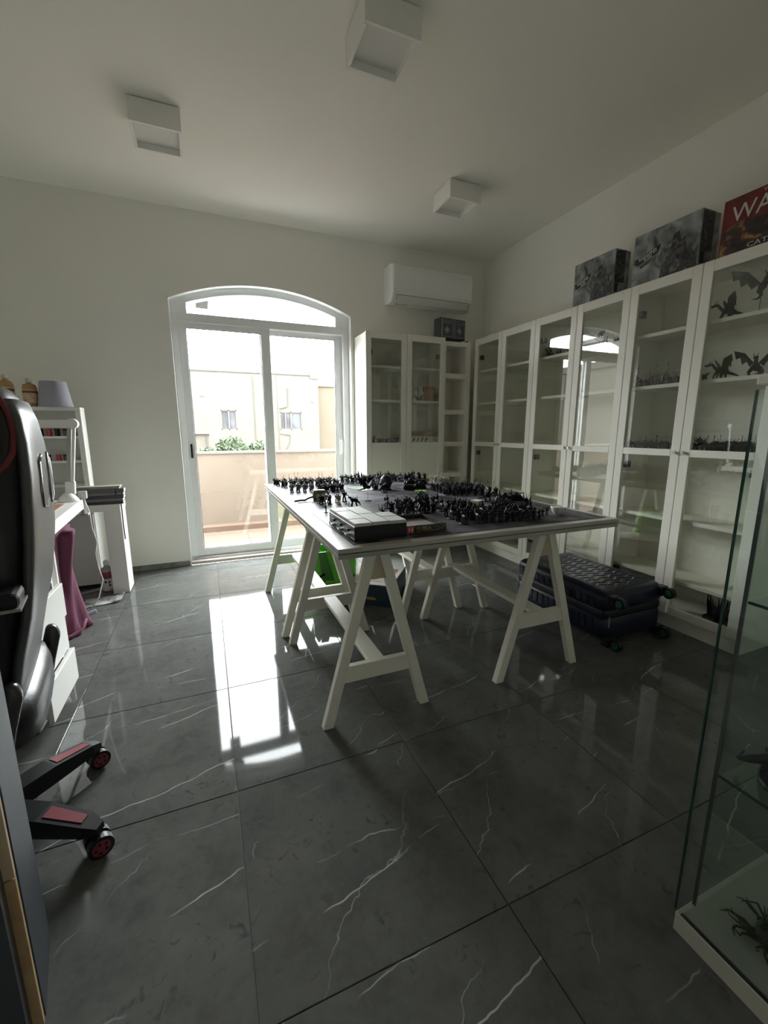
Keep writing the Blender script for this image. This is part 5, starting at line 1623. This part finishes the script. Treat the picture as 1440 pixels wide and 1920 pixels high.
def proto(kind, m):
    key = (kind, m.name)
    if key not in PROTO:
        b = {'rifle': lambda: mini_infantry(0), 'heavy': lambda: mini_infantry(1, bulk=1.35), 'spear': lambda: mini_infantry(0, True, 1.0, True), 'rider': mini_rider,
             'beast': lambda: mini_beast(1), 'beast2': lambda: mini_beast(7), 'dragon': lambda: mini_dragon(1.0), 'flyer': lambda: mini_dragon(1.25, True),
             'vehicle': mini_vehicle, 'hull': lambda: mini_vehicle(False), 'spiky': lambda: mini_spiky(2), 'spiky2': lambda: mini_spiky(9), 'dome': mini_dome}[kind]()
        PROTO[key] = b.mesh('mini_' + kind, m)
    return PROTO[key]


NAMES = {'rifle': 'infantry_miniature', 'heavy': 'armoured_miniature', 'spear': 'spearman_miniature', 'rider': 'rider_miniature', 'beast': 'beast_miniature', 'beast2': 'beast_miniature',
         'dragon': 'dragon_miniature', 'flyer': 'flying_miniature', 'vehicle': 'tank_miniature', 'hull': 'tank_miniature', 'spiky': 'spiky_terrain', 'spiky2': 'spiky_terrain', 'dome': 'dome_terrain'}


def put(kind, m, x, y, z, rz, s, label, group=None, cat='miniature'):
    o = bpy.data.objects.new(NAMES[kind], proto(kind, m))
    C.objects.link(o)
    o.location = (x, y, z)
    o.rotation_euler = (0, 0, rz)
    o.scale = (s, s, s * 1.18)
    return tag(o, label, cat, group)


SPOTS = []
ORD = ['first', 'second', 'third', 'fourth', 'fifth', 'sixth', 'seventh', 'eighth', 'ninth', 'tenth', 'eleventh', 'twelfth', 'thirteenth']
RANK = {1: ['only'], 2: ['front', 'rear'], 3: ['front', 'middle', 'rear'], 4: ['front', 'second', 'third', 'rear'], 6: ['front', 'second', 'third', 'fourth', 'fifth', 'rear']}


def block(kinds, m, c00, c10, c11, c01, nu, nv, z, what, where, s=1.15, face=pi, jit=0.25):
    """ranks of figures in the quad c00-c10-c11-c01 (c00-c10 is the front rank, left to right as seen)"""
    for j in range(nv):
        row = []
        for i in range(nu):
            k = kinds[rnd.randrange(len(kinds))]
            for _try in range(14):
                u = (i + 0.5 + rnd.uniform(-jit, jit) * 0.8) / nu
                v = (j + 0.5 + rnd.uniform(-jit, jit) * 0.8) / nv
                x = (c00[0] * (1 - u) + c10[0] * u) * (1 - v) + (c01[0] * (1 - u) + c11[0] * u) * v
                y = (c00[1] * (1 - u) + c10[1] * u) * (1 - v) + (c01[1] * (1 - u) + c11[1] * u) * v
                if _try == 7 and k not in ('rifle', 'spear'):
                    k = 'heavy'
                rad = {'rider': 0.024, 'beast': 0.031, 'beast2': 0.031, 'vehicle': 0.034}.get(k, 0.0135) * s
                if all((x - a) ** 2 + (y - b_) ** 2 > (rad + c) ** 2 for a, b_, z_, c in SPOTS if abs(z_ - z) < 0.1):
                    break
            else:
                continue
            SPOTS.append((x, y, z, rad))
            row.append((math.atan2(x, y), k, x, y))
        row.sort()
        for n_, (_, k, x, y) in enumerate(row):
            mm = m[rnd.randrange(len(m))] if isinstance(m, (list, tuple)) else m
            put(k, mm, x, y, z, face + rnd.uniform(-0.6, 0.6), s * rnd.uniform(0.92, 1.1),
                '%s, %s from left in the %s rank %s' % (what, ORD[n_], RANK[nv][j], where), '%ss %s' % (what, where))


BK = [M_BLACK, M_BLACK, M_BLACK, M_DARK]
block(['heavy', 'rifle', 'heavy', 'spear'], BK, (0.50, 3.12), (0.93, 3.06), (0.93, 3.32), (0.45, 3.38), 9, 4, TZ, 'black miniature', 'at the far left table corner')
block(['spear', 'rifle'], [M_STEEL], (0.505, 2.86), (0.66, 2.855), (0.67, 2.93), (0.51, 2.94), 7, 2, TZ, 'silver-grey miniature', 'near the left table edge', 1.3, jit=0.1)
block(['rifle', 'heavy'], BK, (0.69, 2.78), (0.86, 2.76), (0.88, 2.92), (0.70, 2.94), 5, 3, TZ, 'black miniature', 'right of the silver figures')
block(['heavy', 'rider', 'rifle'], BK, (0.98, 3.18), (1.50, 3.16), (1.52, 3.38), (0.98, 3.38), 11, 3, TZ, 'dark miniature', 'along the far table edge')
put('dome', M_DARK, 1.165, 2.775, TZ, 0, 1.15, 'dark round domed terrain piece with claws, far middle of the mat', None, 'terrain')
put('spiky', M_BLACK, 1.09, 2.79, TZ, 1, 1.0, 'spiky black terrain piece left of the dark dome', None, 'terrain')
put('beast', M_BLACK, 1.10, 2.66, TZ, 2, 0.9, 'black beast miniature just in front of the dark dome', None)
block(['rider', 'vehicle', 'heavy'], BK, (1.56, 3.22), (1.74, 3.20), (1.74, 3.40), (1.56, 3.40), 4, 2, TZ, 'dark miniature', 'at the far right corner', 1.1)
for x, y, k, lab in ((1.32, 2.70, 'hull', 'dark flat tank beside the lime green disc'), (1.42, 2.73, 'vehicle', 'dark turreted tank behind the lime green disc'),
                     (1.45, 2.95, 'vehicle', 'dark turreted tank, left one of the far pair'), (1.55, 2.96, 'hull', 'dark hull tank, right one of the far pair')):
    put(k, M_BLACK, x, y, TZ, rnd.uniform(1.0, 2.2), 1.15, lab, 'tanks on the far part of the mat', 'tank')
put('flyer', M_BLACK, 0.875, 2.36, TZ, 0.6, 0.85, 'black flying creature on a stand in the middle of the mat', None)
block(['rifle', 'spear'], [M_STEEL, M_BLACK, M_BONE], (0.56, 2.31), (0.69, 2.30), (0.70, 2.38), (0.57, 2.40), 5, 2, TZ, 'small miniature', 'by the tape measure', 1.15)
put('rifle', M_BLACK, 0.735, 2.385, TZ, 2.5, 1.4, 'lone black infantry miniature right of the tape measure group')
for x, y, k, lab in ((0.545, 2.09, 'rifle', 'lone black infantry miniature at the mat edge behind the storage tray'), (0.64, 2.06, 'hull', 'low dark tank just behind the storage tray'),
                     (0.735, 2.20, 'beast', 'small black beast behind the storage tray')):
    put(k, M_BLACK, x, y, TZ, rnd.uniform(0, 6), 0.85, lab)
put('spiky2', M_DARK, 0.79, 1.93, TZ, 0.5, 0.8, 'low spiky terrain piece behind the tile tray', None, 'terrain')
block(['beast', 'rider', 'heavy', 'beast2'], BK, (0.83, 1.84), (1.12, 1.84), (1.19, 2.10), (0.86, 2.12), 6, 3, TZ, 'black monster', 'behind the open game box', 1.15, jit=0.15)
block(['spear'], [M_BONE, M_BONE, M_STEEL], (1.655, 2.84), (1.75, 2.82), (1.75, 3.02), (1.655, 3.04), 3, 6, TZ, 'bone-coloured miniature', 'at the right table edge', 1.15, jit=0.1)
block(['spear', 'heavy', 'spear'], BK, (1.40, 2.35), (1.72, 2.18), (1.745, 2.62), (1.44, 2.64), 8, 6, TZ, 'black spearman', 'right of the lime disc', 1.15, jit=0.12)
block(['heavy', 'rifle', 'rider'], BK, (1.03, 1.56), (1.44, 1.50), (1.49, 1.70), (1.05, 1.80), 12, 4, TZ, 'black miniature', 'along the near table edge', 1.12, jit=0.15)
block(['heavy', 'spear'], BK, (1.15, 1.81), (1.27, 1.80), (1.28, 1.92), (1.17, 1.96), 4, 3, TZ, 'black miniature', 'left of the cream cube', 1.12, jit=0.15)
block(['rifle', 'heavy'], BK, (1.36, 1.74), (1.47, 1.72), (1.49, 1.84), (1.38, 1.86), 4, 3, TZ, 'black miniature', 'right of the cream cube', 1.12, jit=0.15)
for x, y, k, s, lab in ((1.53, 1.93, 'spiky', 1.1, 'spiky black war machine, left of the vehicles near the right table edge'), (1.60, 2.00, 'vehicle', 1.2, 'black tank between spiky machines near the right table edge'),
                        (1.67, 1.90, 'spiky2', 0.95, 'spiky black war machine nearest the white bowl'), (1.70, 2.02, 'vehicle', 1.1, 'black tank at the right mat edge'),
                        (1.52, 2.06, 'dragon', 0.75, 'black winged beast behind the spiky war machine')):
    put(k, M_BLACK, x, y, TZ, rnd.uniform(1, 2.5), s, lab)
for x, y, w_ in ((1.50, 1.585, 'left'), (1.54, 1.60, 'right')):
    put('rifle', M_BLACK, x, y, TZ, 2, 0.8, 'small black miniature, %s one of the pair beside the white bowl' % w_, 'pair beside the white bowl')

# miniatures inside the bookcases
XS = 2.60
Sz = {1: 1.742, 2: 1.438, 3: 1.053}
block(['spear', 'rifle'], [M_DARK, M_STEEL, M_BLACK], (2.55, 2.0), (2.55, 1.66), (2.70, 1.66), (2.70, 2.0), 12, 3, Sz[2], 'dark miniature', 'behind the fifth door, second shelf', 1.0, face=-pi / 2, jit=0.15)
for x, y, w_ in ((2.575, 1.99, 'leftmost'), (2.575, 1.86, 'middle'), (2.575, 1.79, 'rightmost')):
    SPOTS.append((x, y, Sz[2], 0.02))
    put('spear', M_STEEL, x, y, Sz[2], -pi / 2 + rnd.uniform(-0.4, 0.4), 1.6, '%s of three taller grey spear miniatures behind the fifth glass door' % w_, 'taller figures behind the fifth glass door')
block(['heavy', 'spear', 'rifle'], [M_BLACK, M_DARK, M_RUST, M_BLACK], (2.54, 2.01), (2.54, 1.65), (2.72, 1.65), (2.72, 2.01), 13, 4, Sz[3], 'dark miniature', 'behind the fifth door, middle shelf', 1.05, face=-pi / 2, jit=0.15)
block(['heavy', 'rider', 'beast', 'spear'], BK, (2.54, 1.57), (2.54, 1.24), (2.72, 1.24), (2.72, 1.57), 10, 4, Sz[3], 'black miniature', 'behind the sixth door, middle shelf', 1.12, face=-pi / 2, jit=0.15)
put('dragon', M_BLACK, 2.61, 1.515, Sz[2], -2.2, 1.1, 'black winged beast, left one on the second shelf of the nearest bookcase')
put('beast', M_BLACK, 2.57, 1.575, Sz[2], 1.0, 0.6, 'smallest black beast at the left end of the second shelf')
put('dragon', M_BLACK, 2.63, 1.365, Sz[2], -1.2, 1.25, 'black winged beast, right one on the second shelf of the nearest bookcase')
put('beast2', M_DARK, 2.60, 1.25, Sz[2], -1.6, 1.2, 'dark horned beast at the right end of the second shelf')
put('dragon', M_BLACK, 2.62, 1.53, Sz[1], -2.4, 1.15, 'black dragon crouching on the top shelf of the nearest bookcase')
put('flyer', M_BLACK, 2.62, 1.385, Sz[1], -0.9, 1.35, 'black dragon in flight on the top shelf of the nearest bookcase')
put('dragon', M_BLACK, 2.62, 1.26, Sz[1], -0.4, 0.9, 'small black dragon at the right end of the top shelf')
for i, (y, k, s) in enumerate(((2.79, 'beast', 1.1), (2.70, 'spiky', 1.0), (2.61, 'beast2', 1.1), (2.505, 'dragon', 0.7))):
    put(k, M_BLACK, XS, y, Sz[1], -1.4 + 0.3 * i, s, ['black beast, leftmost behind the third glass door', 'spiky black creature behind the third glass door', 'horned black beast behind the third glass door', 'black dragon, rightmost behind the third glass door'][i], 'models behind the third glass door')
for i, (y, k, s) in enumerate(((2.355, 'flyer', 0.7), (2.27, 'beast', 0.9), (2.17, 'spiky2', 1.0), (2.09, 'beast2', 1.0))):
    put(k, M_BLACK, XS, y, Sz[1], -1.4 + 0.3 * i, s, ['black flying creature, leftmost behind the fourth glass door', 'black beast behind the fourth glass door', 'spiky black creature behind the fourth glass door', 'horned black beast, rightmost behind the fourth glass door'][i], 'models behind the fourth glass door')
put('spiky', M_BLACK, 2.62, 1.36, 0.105, 0.3, 2.2, 'large spiky black model at the bottom of the nearest bookcase')
put('spiky2', M_BLACK, 2.62, 1.265, 0.105, 0.3, 1.6, 'smaller spiky black model at the bottom of the nearest bookcase')
put('spiky', M_DARK, 1.44, 3.78, 1.053, 0.3, 1.4, 'spiky dark model at the left end behind the back bookcase glass')
block(['heavy', 'rifle'], BK, (1.50, 3.74), (1.72, 3.74), (1.72, 3.84), (1.50, 3.84), 6, 2, 1.053, 'dark miniature', 'behind the back bookcase glass', 1.05, face=0)

# inside the glass display cabinet
put('beast2', M_BLACK, 1.095, 0.385, 0.415, 0.9, 1.9, 'large black spiky beast model on the glass shelf of the display cabinet')
rt = thing('gnarled_roots', (1.08, 0.355, 0.0525), 'gnarled green-brown twisted root model on the display cabinet floor', 'model')
r_ = random.Random(5)
for k in range(42):
    a = r_.uniform(0, 2 * pi)
    p = Vector((1.08 + 0.03 * cos(a), 0.355 + 0.025 * sin(a), 0.056))
    pts = [p]
    d = Vector((cos(a) * 0.5, sin(a) * 0.5, 1)).normalized()
    for _ in range(6):
        d = (d + Vector((r_.uniform(-0.8, 0.8), r_.uniform(-0.8, 0.8), r_.uniform(-0.5, 0.5)))).normalized()
        p = p + d * r_.uniform(0.008, 0.018)
        p.z = max(p.z, 0.056)
        p.x = min(max(p.x, 1.01), 1.27)
        p.y = min(max(p.y, 0.14), 0.445)
        pts.append(p.copy())
    MB().tube(pts, 0.0042, 6, 0.0008).build('root', two_tone('moss_root', (0.018, 0.016, 0.010), (0.05, 0.07, 0.02), 30, 0.35, 0.65, 0.7), rt, smooth=True)
MB().ell((1.08, 0.355, 0.068), (0.040, 0.034, 0.020), 12, 7).build('mound', two_tone('moss_root', (0.018, 0.016, 0.010), (0.05, 0.07, 0.02), 30, 0.35, 0.65, 0.7), rt, smooth=True)
